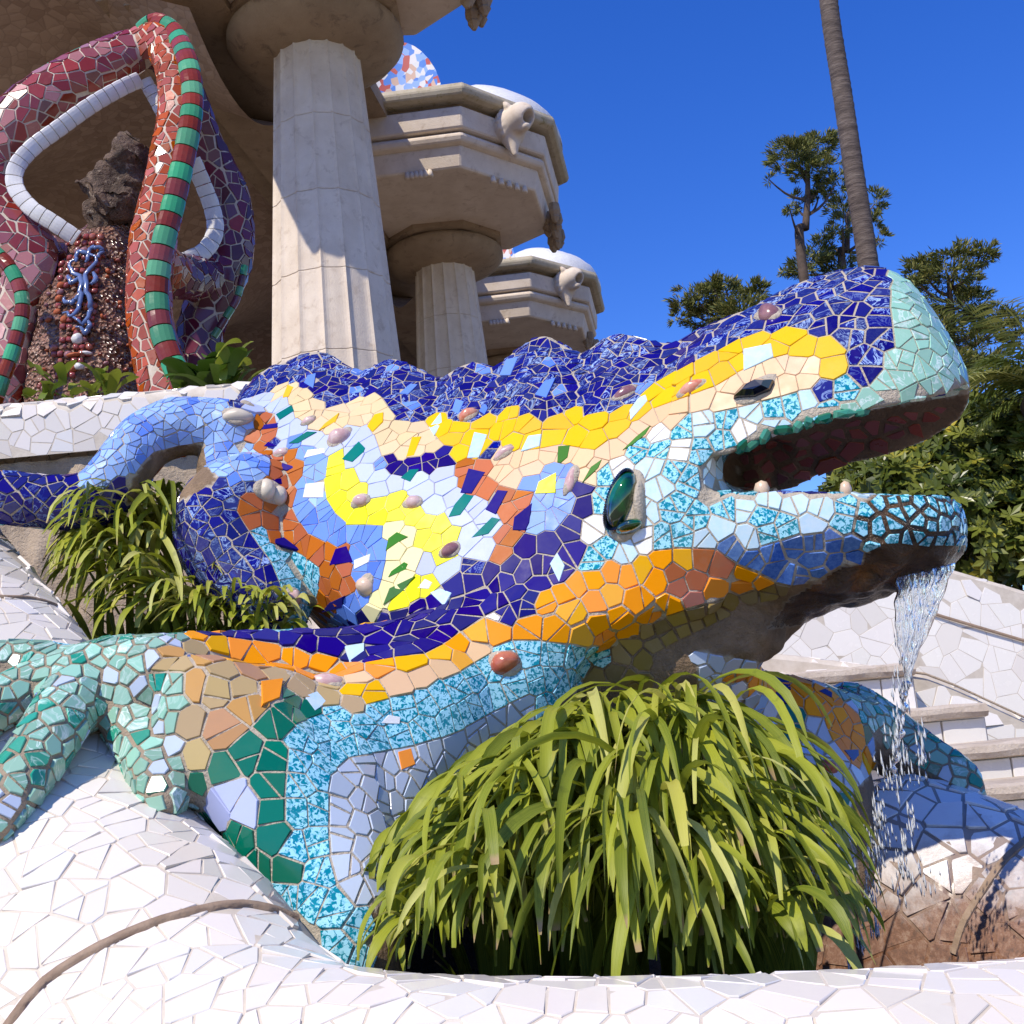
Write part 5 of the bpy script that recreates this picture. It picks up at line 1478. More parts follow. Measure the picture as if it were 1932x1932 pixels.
def build_arch():
    a = np.array(LEFT_LEG + FRONT_LEG + RIGHT_LEG)[:, :3]
    f = Field(a.min(0) - .3, a.max(0) + .3, 0.03)
    f.chain(LEFT_LEG, k=0.06, squash=(1.0, 0.75, 1.0)); f.chain(FRONT_LEG, k=0.05); f.chain(RIGHT_LEG, k=0.06)
    f.chain([AA(300, 480, 26, -.3), AA(330, 520, 40, .1), AA(390, 520, 40, .5)], k=.06)
    f.chain([AA(60, 470, 40, -.3), AA(140, 520, 40, .1), AA(160, 640, 50, .1), AA(150, 760, 60, .1)], k=.05)
    f.blur(1)
    return f.surface()
AR_V, AR_F = build_arch()
arch = thing('mosaic_arch', 'tall three-legged looping mosaic sculpture in maroon with a red and green ribbed leg', 'sculpture', tuple(at(250, 780, YA)))
mesh_obj('arch_core', AR_V, AR_F, AGROUT, arch, smooth=True, origin=tuple(arch.location))
ARS = Surf(AR_V, AR_F)
ar_poly = {'left': np.array(LEFT_LEG)[:, :3], 'front': np.array(FRONT_LEG)[:, :3], 'right': np.array(RIGHT_LEG)[:, :3]}
for k in ar_poly: ar_poly[k] = catmull(ar_poly[k], 80)
def ar_spec(p, n):
    best = min(ar_poly, key=lambda k: ((ar_poly[k] - p) ** 2).sum(1).min())
    v = proj(p)[1]
    key = {'left': 'maroon' if v < 470 + 60 * noise.noise(Vector(p) * 2) else 'pink', 'front': 'brick', 'right': 'plum'}[best]
    return key, {'maroon': .125, 'pink': .13, 'brick': .10, 'plum': .11}[key]
def ar_style(key, r):
    t = r.random()
    m = {'maroon': MAROON if t < .8 else PINK, 'pink': PINK if t < .75 else MAROON, 'brick': BRICKR, 'plum': PLUM if t < .9 else MAROON}[key]
    return m, .008, .0055 if key != 'brick' else .0035, .003
ar_tiles = mosaic(ARS, scatter_seeds(ARS, ar_spec, density=5, seed=4, smin=.07), ar_style, 8)
# the ribbed ridge and the white inner rims are laid as half-round pieces
def rib_run(pts_px, wpx, lenpx, mats, name, hgt=1.0, lift=0.0, gap=.008):
    P = catmull([at(u, v, y) for u, v, y in pts_px], 400)
    d = np.r_[0, np.cumsum(np.linalg.norm(np.diff(P, axis=0), axis=1))]
    s = 0.0; i = 0
    rr = random.Random(len(pts_px))
    while s < d[-1] - .02:
        ln = lenpx * YA / F * rr.uniform(.85, 1.15)
        a, b = s + gap / 2, min(s + ln - gap / 2, d[-1])
        V = []
        for k in range(4):
            t = a + (b - a) * k / 3
            c = np.array([np.interp(t, d, P[:, q]) for q in range(3)])
            c2 = np.array([np.interp(min(t + .02, d[-1]), d, P[:, q]) for q in range(3)]); c1 = np.array([np.interp(max(t - .02, 0), d, P[:, q]) for q in range(3)])
            tg = Vector(c2 - c1).normalized(); to = (CAM - Vector(c)); to = (to - tg * to.dot(tg)).normalized(); sd = tg.cross(to).normalized()
            w = wpx * YA / F * (1.0 if k in (1, 2) else .97)
            for j in range(8):
                g = math.pi * j / 7
                V.append(Vector(c) + sd * (math.cos(g) * w) + to * (math.sin(g) * w * hgt + lift) )
            V.append(Vector(c) - to * (w * .5))
        m = mats[i % len(mats)]
        mesh_obj(name, [tuple(x) for x in V], loft_faces(4, 9), m, arch, smooth=False, attr={'rnd': [rr.random()] * (3 * 9 + 2)})
        s += ln; i += 1
ridge = [(268, 62, YA - .05), (295, 44, YA - .1), (328, 62, YA - .2), (352, 110, YA - .42), (363, 175, YA - .55), (358, 240, YA - .64), (343, 315, YA - .7), (326, 390, YA - .74), (308, 460, YA - .78), (297, 530, YA - .80), (298, 590, YA - .84), (312, 650, YA - .88), (335, 705, YA - .92), (366, 765, YA - .98)]
rib_run(ridge, 21, 34, (RIBG, RIBR), 'rib_tile', .62)
rib_run([(264, 150, YA - .10), (225, 168, YA - .2), (170, 200, YA - .3), (110, 243, YA - .38), (60, 280, YA - .44), (30, 318, YA - .5), (30, 355, YA - .52), (58, 392, YA - .52), (100, 420, YA - .5), (145, 450, YA - .45)], 16, 22, (RIMW,), 'rim_tile', .28, gap=.006)
rib_run([(272, 150, YA), (295, 190, YA), (318, 235, YA)], 15, 22, (RIMW,), 'rim_tile', .28, gap=.006)
rib_run([(362, 300, YA + .2), (384, 350, YA + .3), (402, 400, YA + .36), (405, 440, YA + .36), (385, 474, YA + .3), (345, 494, YA + .2)], 18, 27, (RIMW,), 'rim_tile', .28, gap=.006)
rib_run([(-20, 208, YA - .15), (40, 162, YA - .1), (100, 122, YA - .05), (165, 92, YA), (235, 74, YA)], 8, 33, (RIBG, RIBR), 'rib_tile', .8)
rib_run([(-15, 470, YA - .75), (15, 500, YA - .78), (38, 545, YA - .8), (42, 590, YA - .82), (28, 650, YA - .86), (0, 730, YA - .9), (-20, 790, YA - .9)], 13, 30, (RIBG, RIBR), 'rib_tile', .7)
rib_run([(462, 500, YA + .5), (448, 560, YA + .5), (425, 600, YA + .48), (400, 640, YA + .46)], 8, 26, (RIBG, PLUM), 'rib_tile', .8)
emit(ar_tiles, arch, occluders=[ARS.bvh, LIZ.bvh, TWS.bvh])

# the rough rock on its encrusted pillar in the loop
ROCK = rough_mat('dark_lava_rock', (0.05, 0.035, 0.026), (0.24, 0.16, 0.115), scale=6, c3=(0.45, 0.36, 0.27), bump=1.0, bdist=0.05, fine=30)
CRUST = None
def crust_mat():
    m, nt, b = new_mat('encrusted_brown_glass')
    pos = nd(nt, 'ShaderNodeNewGeometry').outputs['Position']
    v = nd(nt, 'ShaderNodeTexVoronoi', Scale=38.0); nt.links.new(pos, v.inputs['Vector'])
    c = ramp(nt, noise_(nt, pos, 5, 5, 0.7), [(0.3, (0.12, 0.055, 0.04)), (0.5, (0.26, 0.13, 0.09)), (0.7, (0.42, 0.25, 0.18))])
    c = mixc(nt, ramp(nt, v.outputs['Color'], [(0.55, (0, 0, 0)), (0.8, (0.5,) * 3)]), c, (0.36, 0.25, 0.18))
    nt.links.new(c, b.inputs['Base Color']); b.inputs['Roughness'].default_value = 0.22
    bump_(nt, b, v.outputs['Distance'], 1.0, 0.05)
    return m
CRUST = crust_mat()
pil = thing('encrusted_pillar', 'brown pillar of glassy crust with a blue and red tiled ornament, inside the mosaic loop', 'fountain', tuple(at(180, 760, YA - .2)))
def lumpy(chain, vox, amp, freq, seed=0):
    a = np.array(chain)[:, :3]; r_ = max(c[3] for c in chain)
    f = Field(a.min(0) - r_ - .1, a.max(0) + r_ + .1, vox)
    f.chain(chain, k=.03); V, Q = f.surface()
    o = Vector((seed * 3.1, 0, 0))
    for i in range(len(V)):
        p = Vector(V[i]); V[i] = V[i] + amp * np.array(noise.noise_vector(p * freq + o)) + amp * .45 * np.array(noise.noise_vector(p * freq * 2.7 + o)) + amp * .2 * np.array(noise.noise_vector(p * freq * 7 + o))
    return V, Q
V, Q = lumpy([AA(205, 470, 62, -.15), AA(190, 540, 80, -.22), AA(176, 620, 96, -.28), AA(168, 700, 106, -.32), AA(165, 800, 112, -.32)], .03, .035, 6)
mesh_obj('pillar', V, Q, CRUST, pil, smooth=True)
PIS = Surf(V, Q)
rk = thing('lava_rock', 'dark pitted rock perched on the brown pillar inside the mosaic loop', 'rock', tuple(at(225, 420, YA - .1)))
V, Q = lumpy([AA(258, 290, 26, -.3), AA(240, 325, 46, -.3), AA(210, 355, 42, -.3), AA(220, 385, 48, -.3), AA(190, 402, 22, -.3)], .025, .10, 5, 2)
V2, Q2 = lumpy([AA(180, 395, 20, -.3), AA(182, 425, 20, -.3), AA(185, 440, 18, -.3)], .025, .05, 6, 3)
mesh_obj('rock', V, Q, ROCK, rk, smooth=True); mesh_obj('rock_foot', V2, Q2, ROCK, rk, smooth=True)
ORNB = glaze('ornament_blue', (0.10, 0.17, 0.46), amt=0.3, dirt=0.2, rough=0.12)
ORNR = glaze('ornament_red', (0.42, 0.05, 0.025), amt=0.3, dirt=0.2, rough=0.15)
def on_pillar(u, v, mat, w, h, name, rot=0, lift=.02, seed=1):
    p, n = PIS.hit(u, v)
    if p is None: return
    k = p.y / F
    dome(name, p + n * lift, tangent_frame(p, n, R(rot)), w * k, h * k, .016, mat, pil, sink=.2, rows=4, cols=4 if mat is ORNR else 8, wob=.1, seed=seed)
rr_ = random.Random(77)
for iu, u in enumerate(range(124, 190, 13)):
    for iv, v in enumerate(range(448, 720, 13)):
        if rr_.random() < (.12 if v < 560 else .5): continue
        on_pillar(u - (v - 450) * .10 + rr_.uniform(-1, 1), v + rr_.uniform(-1, 1), ORNR if rr_.random() < .7 else rr_.choice((TERRA, PINK, WORN)), 8.4, 8.4, 'red_tile', 45 + rr_.uniform(-6, 6), .012, seed=iu * 40 + iv)
def scroll(pts, w, mat):
    """a raised glazed scroll laid on the pillar"""
    P = [PIS.hit(u, v) for u, v in catmull(pts, 22)]
    P = [q for q in P if q[0] is not None]
    if len(P) < 4: return
    V = []
    for i, (p, n) in enumerate(P):
        t = (P[min(i + 1, len(P) - 1)][0] - P[max(i - 1, 0)][0]).normalized(); s_ = n.cross(t).normalized()
        rad = w * YA / F * (.45 + .55 * math.sin(math.pi * (i + .6) / len(P)))
        for j in range(7):
            g = j * math.tau / 7
            V.append(p + n * .035 + s_ * (math.cos(g) * rad) + n * (math.sin(g) * rad * .8))
    mesh_obj('blue_scroll', [tuple(x) for x in V], loft_faces(len(P), 7), mat, pil, smooth=True)
for pts in ([(150, 492), (138, 504), (142, 520), (156, 534), (158, 560), (152, 588), (138, 604), (126, 596)], [(174, 486), (184, 500), (172, 516), (164, 532), (168, 560), (174, 584), (168, 604), (152, 616), (142, 606)], [(148, 500), (154, 484), (166, 486), (166, 502)], [(170, 492), (176, 474), (188, 478), (184, 494)], [(126, 566), (134, 578), (148, 572), (156, 556)], [(130, 528), (140, 538), (154, 532)], [(178, 520), (182, 534), (172, 546)], [(148, 622), (158, 632), (170, 622), (166, 610)]):
    scroll(pts, 5.0, ORNB)
for i, (u, v, w, h, rot) in enumerate([(146, 640, 13, 12, 0), (140, 672, 16, 5, 15), (165, 668, 13, 4, -10), (150, 692, 10, 9, 0)]):
    on_pillar(u, v, RIMW if i != 1 else TERRA, w, h, 'pale_ornament', rot, .02, seed=i)
for i in range(150):
    r = random.Random(i + 900)
    on_pillar(r.uniform(75, 262), r.uniform(470, 755), r.choice((CRUST, CRUST, CRUST, PINK, BRICKR, TERRA)), r.uniform(3, 7), r.uniform(3, 6), 'glass_chip', r.uniform(0, 90), .012, seed=i)
# small teal medallion wall at the left edge
md = thing('medallion_wall', 'teal tiled wall with an orange ring at the left edge behind the mosaic loop', 'wall', tuple(at(0, 640, YA + .8)))
q0 = at(-120, 650, YA + .8); q1 = at(42, 520, YA + .8)
V, Fc = box((q0.x, YA + .8, 0.0), (q1.x, YA + 1.0, q1.z))
mesh_obj('wall_core', V, Fc, AGROUT, md)
q = at(20, 580, YA + .78); rrg = 28 * YA / F
V = []
for i in range(24):
    for j in range(8):
        a = i * math.tau / 24; b = j * math.tau / 8
        V.append((q.x + math.cos(a) * (rrg + .03 * math.cos(b)), q.y + .03 * math.sin(b), q.z + math.sin(a) * (rrg + .03 * math.cos(b))))
Fc = [(i * 8 + j, i * 8 + (j + 1) % 8, ((i + 1) % 24) * 8 + (j + 1) % 8, ((i + 1) % 24) * 8 + j) for i in range(24) for j in range(8)]
mesh_obj('orange_ring', V, Fc, ORANGE, md, smooth=True)
MDV = [(q0.x, YA + .795, q0.z - .6), (q1.x, YA + .795, q0.z - .6), (q1.x, YA + .795, q1.z - .03), (q0.x, YA + .795, q1.z - .03)]
TEALD = glaze('dark_teal_glaze', (0.003, 0.06, 0.055), amt=.3)
for t in mosaic(Surf(MDV, [(0, 1, 2, 3)], eye=CAM), scatter_seeds(Surf(MDV, [(0, 1, 2, 3)], eye=CAM), lambda p, n: ('t', .12), density=5, smin=.08), lambda k, r: (TEALD, .012, .006, .004), 3):
    mesh_obj('tile', t.V, t.F, t.mat, md, attr={'rnd': [t.rnd] * len(t.F)})

# broad leaved plants at its foot
AGAVE = leaf_mat('broad_leaf', [(0.0, (0.03, 0.07, 0.008)), (0.6, (0.09, 0.16, 0.015)), (1.0, (0.30, 0.34, 0.04))], streak=False)
def rosette(u, v, Y, n, length, width, label, rlo, rhi, seed):
    r = random.Random(seed)
    p = at(u, v, Y)
    root = thing('broad_leaf_plant', label, 'plant', tuple(p))
    for i in range(n):
        d = ribbon((p.x + r.gauss(0, length * .25), p.y + r.gauss(0, .08), p.z + r.uniform(-.02, .1)), r.uniform(0, 6.28), length * r.uniform(.6, 1.2), R(r.uniform(25, 80)), R(r.uniform(-50, 20)), width * r.uniform(.7, 1.2), blunt=.06, belly=.75, n=9, twist=r.gauss(0, .4), curl=r.gauss(0, .5))
        leaf_obj('leaf', d, AGAVE, root, r.uniform(rlo, rhi))
rosette(100, 752, 6.0, 14, .17, .03, 'pale green broad-leaved plant at the foot of the brown pillar, left of its yellowed neighbour', .6, 1.0, 1)
rosette(185, 755, 6.0, 16, .17, .03, 'yellowed broad-leaved plant at the foot of the brown pillar', .7, 1.0, 2)
rosette(395, 745, 5.6, 34, .22, .045, 'dark green broad-leaved plant just behind the lizard\'s rump', .0, .75, 3)
rosette(432, 725, 5.4, 16, .16, .04, 'pale budding plant against the lizard\'s blue rump', .3, 1.0, 4)
# ------------------------------------------------------------------ the columned hall
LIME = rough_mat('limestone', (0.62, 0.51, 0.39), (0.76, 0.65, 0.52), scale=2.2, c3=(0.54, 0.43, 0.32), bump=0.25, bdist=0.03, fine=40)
LIMED = rough_mat('shaded_limestone', (0.27, 0.195, 0.125), (0.40, 0.30, 0.20), scale=1.6, c3=(0.18, 0.13, 0.09), bump=0.4, bdist=0.04, fine=30)  # limestone darkened: shade of soffits, capitals and recesses put into the colour
CAPST = rough_mat('lichened_coping', (0.42, 0.35, 0.23), (0.58, 0.50, 0.36), scale=3.0, c3=(0.30, 0.24, 0.10), bump=0.5, bdist=0.03)
ZTOP = 12.75
c1 = at_z(870, 156, ZTOP); c2 = at_z(1036, 219, ZTOP); c3 = at_z(1063, 324, ZTOP); cl = at_z(717, 176, ZTOP)
n1 = at_z(1001, 482, ZTOP)
STEP = Vector((n1.x - c1.x, n1.y - c1.y, 0))
AXIS = STEP.normalized(); RT = Vector((AXIS.y, -AXIS.x, 0))
colc = at(846, 600, 22.3); COL2 = Vector((colc.x, colc.y, 0))
# plan of one bay: the seen corners, then mirrored across the bay's own middle
PLAN0 = [Vector((p.x, p.y, 0)) for p in (cl, c1, c2, c3)]
back = c3 + (c3 - c2).normalized() * 0.0
e1 = Vector((c3.x, c3.y, 0)) + AXIS * 0.9
e2 = Vector((c2.x, c2.y, 0)) + AXIS * ((c3 - c2).dot(AXIS) * 2 + .9)
e3 = Vector((c1.x, c1.y, 0)) + AXIS * ((c3 - c1).dot(AXIS) * 2 + .9)
e4 = Vector((cl.x, cl.y, 0)) + AXIS * ((c3 - cl).dot(AXIS) * 2 + .9)
PLAN = [PLAN0[1], PLAN0[2], PLAN0[3], e2, e3, e4, PLAN0[0]]
PLANL = PLAN0[1] + (PLAN0[0] - PLAN0[1]) * 2.3
PLAN = [PLAN0[1], PLAN0[2], PLAN0[3], PLAN0[3] + AXIS * .75 - RT * 1.2, PLANL + AXIS * 4.0, PLANL]
CEN = (PLAN0[0] + PLAN0[1] + PLAN0[2] + PLAN0[3]) / 4 + AXIS * 1.4
def inset(poly, d):
    """move every side of a convex plan outwards by d"""
    n = len(poly); out = []
    cc = sum(poly, Vector()) / n
    lines = []
    for i in range(n):
        a, b = poly[i], poly[(i + 1) % n]; t = (b - a).normalized(); o = Vector((t.y, -t.x, 0))
        if o.dot((a + b) / 2 - cc) < 0: o = -o
        lines.append((a + o * d, t))
    for i in range(n):
        (p, t), (q, s) = lines[i - 1], lines[i]
        den = t.x * s.y - t.y * s.x
        if abs(den) < 1e-6: out.append(q); continue
        k = ((q.x - p.x) * s.y - (q.y - p.y) * s.x) / den
        out.append(p + t * k)
    return out
def slab(name, levels, mat, parent, shift, round_=0.0):
    """levels: (offset outwards, z) from the bottom up"""
    V = []
    m = len(PLAN)
    for d, z in levels:
        for p in inset(PLAN, d): V.append((p.x + shift.x, p.y + shift.y, z))
    o = mesh_obj(name, V, loft_faces(len(levels), m), mat, parent)
    bm = bmesh.new(); bm.from_mesh(o.data)
    bmesh.ops.recalc_face_normals(bm, faces=list(bm.faces))
    bmesh.ops.bevel(bm, geom=[e for e in bm.edges if e.calc_face_angle(0) > .3], offset=0.02, segments=1, affect='EDGES')
    bm.to_mesh(o.data); bm.free()
    return o
def lathe(name, prof, c, mat, parent, n=40, smooth=True, flute=None):
    V = []
    for r_, z in prof:
        for j in range(n):
            a = math.tau * j / n
            rr = r_ * (flute(a) if flute else 1)
            V.append((c.x + math.cos(a) * rr, c.y + math.sin(a) * rr, z))
    return mesh_obj(name, V, loft_faces(len(prof), n), mat, parent, smooth=smooth)
hz = lambda y: ZTOP - y       # heights measured down from the coping
px2 = 20.0 / F
def dv(y): return (y - 156) * px2 * 1.03
BENCHW = rough_mat('bench_white_mosaic', (0.66, 0.65, 0.63), (0.84, 0.83, 0.80), scale=16, rough=0.35, bump=0.25, bdist=0.03)
def confetti():
    m, nt, b = new_mat('bench_coloured_mosaic')
    pos = nd(nt, 'ShaderNodeNewGeometry').outputs['Position']
    v = nd(nt, 'ShaderNodeTexVoronoi', Scale=9.0); nt.links.new(pos, v.inputs['Vector'])
    sp = nd(nt, 'ShaderNodeSeparateColor'); nt.links.new(v.outputs['Color'], sp.inputs[0])
    c = ramp(nt, sp.outputs[0], [(0, (0.7, 0.68, 0.64)), (.25, (0.12, 0.25, 0.62)), (.45, (0.5, 0.12, 0.08)), (.6, (0.62, 0.42, 0.3)), (.75, (0.28, 0.42, 0.75)), (.9, (0.74, 0.70, 0.66))], 'CONSTANT')
    nt.links.new(c, b.inputs['Base Color']); b.inputs['Roughness'].default_value = .3
    return m
CONF = confetti()
def lion(parent, shift):
    """lion head spout on the right-hand face of the coping"""
    p = at_z(957, 219, ZTOP - .25)
    nrm = Vector((c2.y - c1.y, -(c2.x - c1.x), 0)).normalized()
    if nrm.y > 0: nrm = -nrm
    sd = Vector((-nrm.y, nrm.x, 0))
    o = Vector((p.x, p.y, 0)); 
    t = (o - PLAN0[1]).dot((PLAN0[2] - PLAN0[1]).normalized())
    b = PLAN0[1] + (PLAN0[2] - PLAN0[1]).normalized() * t
    b = b + Vector((0, 0, ZTOP - .52))
    def Q(x, y, z, r):
        x, y, z = x * .82, y * .82, z * .82
        w = b + sd * x + nrm * y + Vector((0, 0, z)); return (w.x, w.y, w.z, r)
    a = np.array([Q(-.5, -.3, -.7, 0)[:3], Q(.5, .8, .6, 0)[:3]])
    f = Field(a.min(0) - .3, a.max(0) + .3, .025)
    f.cone(Q(0, -.1, .05, 0)[:3], Q(0, .32, .12, 0)[:3], .30, .24, k=.04)
    for k in range(16):
        g = math.tau * k / 16
        f.cone(Q(.24 * math.cos(g), .05, .08 + .27 * math.sin(g), 0)[:3], Q(.33 * math.cos(g), -.02, .06 + .36 * math.sin(g), 0)[:3], .085, .06, k=.03)
    f.cone(Q(0, .35, .14, 0)[:3], Q(0, .52, .16, 0)[:3], .15, .10, k=.04)
    for s in (-1, 1):
        f.cone(Q(.1 * s, .40, .27, 0)[:3], Q(.11 * s, .42, .27, 0)[:3], .06, .05, k=.02)
        f.cone(Q(.22 * s, .15, .36, 0)[:3], Q(.25 * s, .12, .42, 0)[:3], .07, .05, k=.02)
    f.cone(Q(-.0, .30, -.12, 0)[:3], Q(0, .44, -.16, 0)[:3], .11, .08, k=.03)
    f.cone(Q(0, .2, 0, 0)[:3], Q(0, .6, 0, 0)[:3], .09, .11, cut=True)
    f.cone(Q(0, -.05, -.3, 0)[:3], Q(0, .02, -.62, 0)[:3], .15, .05, k=.06)
    V, q = f.surface()
    V = V + np.array(shift)
    mesh_obj('lion_head_spout', V, q, LIME, parent, smooth=True)
def drops(parent, shift):
    for (pa, pb, cnt, f0, f1) in ((PLAN0[0], PLAN0[1], 6, .22, .5), (PLAN0[1], PLAN0[2], 5, .42, .78)):
        for i in range(cnt):
            t = f0 + (f1 - f0) * i / (cnt - 1)
            p = pa.lerp(pb, t) * 1.0
            n_ = Vector(((pb - pa).y, -(pb - pa).x, 0)).normalized()
            if n_.dot(p - CEN) < 0: n_ = -n_
            p = p - n_ * .36
            lathe('gutta', [(.035, hz(dv(303))), (.05, hz(dv(303)) - .07), (.06, hz(dv(303)) - .12), (.03, hz(dv(303)) - .13)], p + shift, LIME, parent, n=8)
def hall_column(i):
    shift = STEP * (i - 1)
    base = COL2 + shift
    lab = ['thick pale fluted stone column nearest the mosaic loop, half in the shade of its capital', 'fluted stone column behind the nearest column, under the first stepped bay with a lion head', 'farthest stone column, under the small stepped bay just above the lizard\'s back'][i]
    root = thing('fluted_column', lab, 'column', (base.x, base.y, 0), 'columns of the hall')
    zcap = 10.86
    flute = lambda a: 1 - .055 * abs(math.sin(a * 10)) ** .9
    zz = np.linspace(0, zcap, 11)
    r0, r1 = 1.20, .585
    for k in range(10):
        za, zb_ = zz[k] + .0015, zz[k + 1] - .0015
        ra = r0 + (r1 - r0) * za / zcap; rb = r0 + (r1 - r0) * zb_ / zcap
        n = 120
        flt = lambda a: 1 - .050 * (1 - abs(((a * 16 / math.tau) % 1) * 2 - 1) ** 4) * 1.0
        lathe('drum', [(ra - .008, za), (ra, za + .008), (rb, zb_ - .008), (rb - .008, zb_)], base, LIME, root, n=160, smooth=False, flute=flt)
    e0 = zcap
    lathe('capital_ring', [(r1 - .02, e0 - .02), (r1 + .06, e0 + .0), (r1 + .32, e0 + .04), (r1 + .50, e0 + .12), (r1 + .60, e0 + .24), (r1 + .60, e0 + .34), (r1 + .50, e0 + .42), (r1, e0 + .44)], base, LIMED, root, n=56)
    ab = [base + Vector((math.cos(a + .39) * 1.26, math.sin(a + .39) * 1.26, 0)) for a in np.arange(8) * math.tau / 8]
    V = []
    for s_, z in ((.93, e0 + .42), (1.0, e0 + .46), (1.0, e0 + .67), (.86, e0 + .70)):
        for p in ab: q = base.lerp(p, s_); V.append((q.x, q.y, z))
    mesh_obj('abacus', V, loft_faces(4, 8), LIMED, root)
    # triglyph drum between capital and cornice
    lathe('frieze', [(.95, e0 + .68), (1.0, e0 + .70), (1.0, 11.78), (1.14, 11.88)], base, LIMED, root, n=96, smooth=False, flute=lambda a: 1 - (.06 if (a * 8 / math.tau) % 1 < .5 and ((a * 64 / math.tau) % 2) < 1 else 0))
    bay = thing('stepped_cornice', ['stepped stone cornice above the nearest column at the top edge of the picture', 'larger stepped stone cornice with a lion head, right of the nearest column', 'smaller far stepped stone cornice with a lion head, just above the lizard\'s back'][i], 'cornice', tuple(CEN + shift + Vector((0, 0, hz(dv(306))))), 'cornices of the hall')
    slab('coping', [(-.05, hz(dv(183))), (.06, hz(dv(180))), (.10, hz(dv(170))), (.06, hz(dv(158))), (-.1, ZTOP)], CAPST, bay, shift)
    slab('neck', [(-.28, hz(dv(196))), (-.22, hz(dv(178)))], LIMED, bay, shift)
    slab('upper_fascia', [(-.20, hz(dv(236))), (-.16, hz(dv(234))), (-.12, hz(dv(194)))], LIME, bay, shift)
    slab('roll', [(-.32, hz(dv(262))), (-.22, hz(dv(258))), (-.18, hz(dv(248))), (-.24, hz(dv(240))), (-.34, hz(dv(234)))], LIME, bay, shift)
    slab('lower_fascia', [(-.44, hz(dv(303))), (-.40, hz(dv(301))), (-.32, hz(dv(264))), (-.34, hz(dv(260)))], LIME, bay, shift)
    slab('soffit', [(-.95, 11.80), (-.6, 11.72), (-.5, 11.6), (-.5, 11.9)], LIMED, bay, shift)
    drops(bay, shift); lion(bay, shift)
    r = random.Random(i)
    # carved pendants under the outer corner
    for k in range(12):
        p = PLAN0[3].lerp(PLAN0[2], r.uniform(-.5, .5)) + shift; p = p.lerp(CEN + shift, r.uniform(.18, .4))
        z = hz(dv(308)) - r.uniform(0, .2)
        lathe('pendant', [(.10, z + .3), (.12, z + .14), (.08, z + .05), (.09, z + .02), (.03, z - .08)], p, LIMED, bay, n=7, smooth=False)
    bn = thing('mosaic_bench', ['white mosaic bench back above the nearest cornice', 'white domed mosaic bench back on the larger stepped cornice', 'white domed mosaic bench back on the far small cornice'][i], 'bench', tuple(CEN + shift + Vector((0, 0, ZTOP))), 'mosaic benches on the roof')
    V = []
    rows, cols = 12, 40
    ax = (PLAN0[1] - PLAN0[0]).normalized()
    cc = CEN + shift - RT * .3
    for a in range(rows + 1):
        th = math.pi / 2 * a / rows
        for b in range(cols):
            g = math.tau * b / cols
            rr = 1.4 * math.cos(th) ** .7
            V.append((cc.x + math.cos(g) * rr, cc.y + math.sin(g) * rr * 1.25, ZTOP - .02 + 1.0 * math.sin(th) * (1 + .12 * math.sin(g * 2)) + .035 * noise.noise((g * 3, th * 4, shift.x))))
    mesh_obj('bench_back', V, loft_faces(rows + 1, cols), BENCHW, bn, smooth=True)
    V = []
    for a in range(9):
        for b in range(15):
            s_ = b / 14; h = (1.25 * (1 - (2 * s_ - 1) ** 2) ** .7) * a / 8
            p = PLAN0[0].lerp(PLAN0[1], -.45 + 1.2 * s_) + shift + AXIS * (.25 + .35 * (1 - (2 * s_ - 1) ** 2) * (1 - .3 * a / 8))
            V.append((p.x, p.y, ZTOP + h))
    mesh_obj('coloured_panel', V, loft_faces(9, 15, closed=False, caps=False), CONF, bn, smooth=True)
for i in range(3): hall_column(i)
# the entablature beam that ties the bays together, ceiling, inner columns and the dark back wall
hall = thing('hall', 'shadowed tiled ceiling and entablature of the columned hall at upper left', 'building', (COL2.x - 8, COL2.y + 5, 0))
def beam(name, half, z0, z1, mat, off=0.0):
    a = COL2 - STEP - AXIS * 1.3 - RT * off; b = COL2 + STEP * 4.5 - RT * off
    V = []
    for z in (z0, z1):
        for p, s in ((a, -1), (b, -1), (b, 1), (a, 1)): V.append((p.x + RT.x * s * half, p.y + RT.y * s * half, z))
    mesh_obj(name, V, [(0, 3, 2, 1), (4, 5, 6, 7), (0, 1, 5, 4), (1, 2, 6, 5), (2, 3, 7, 6), (3, 0, 4, 7)], mat, hall)
zc = 11.3
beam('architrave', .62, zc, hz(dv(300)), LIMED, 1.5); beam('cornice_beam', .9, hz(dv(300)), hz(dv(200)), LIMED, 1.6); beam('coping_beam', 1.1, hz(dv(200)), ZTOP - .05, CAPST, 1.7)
CEIL = rough_mat('ceiling_mosaic', (0.24, 0.17, 0.13), (0.34, 0.26, 0.20), scale=1.2, c3=(0.19, 0.13, 0.10), rough=0.6, bump=0.6, bdist=0.03, fine=9)
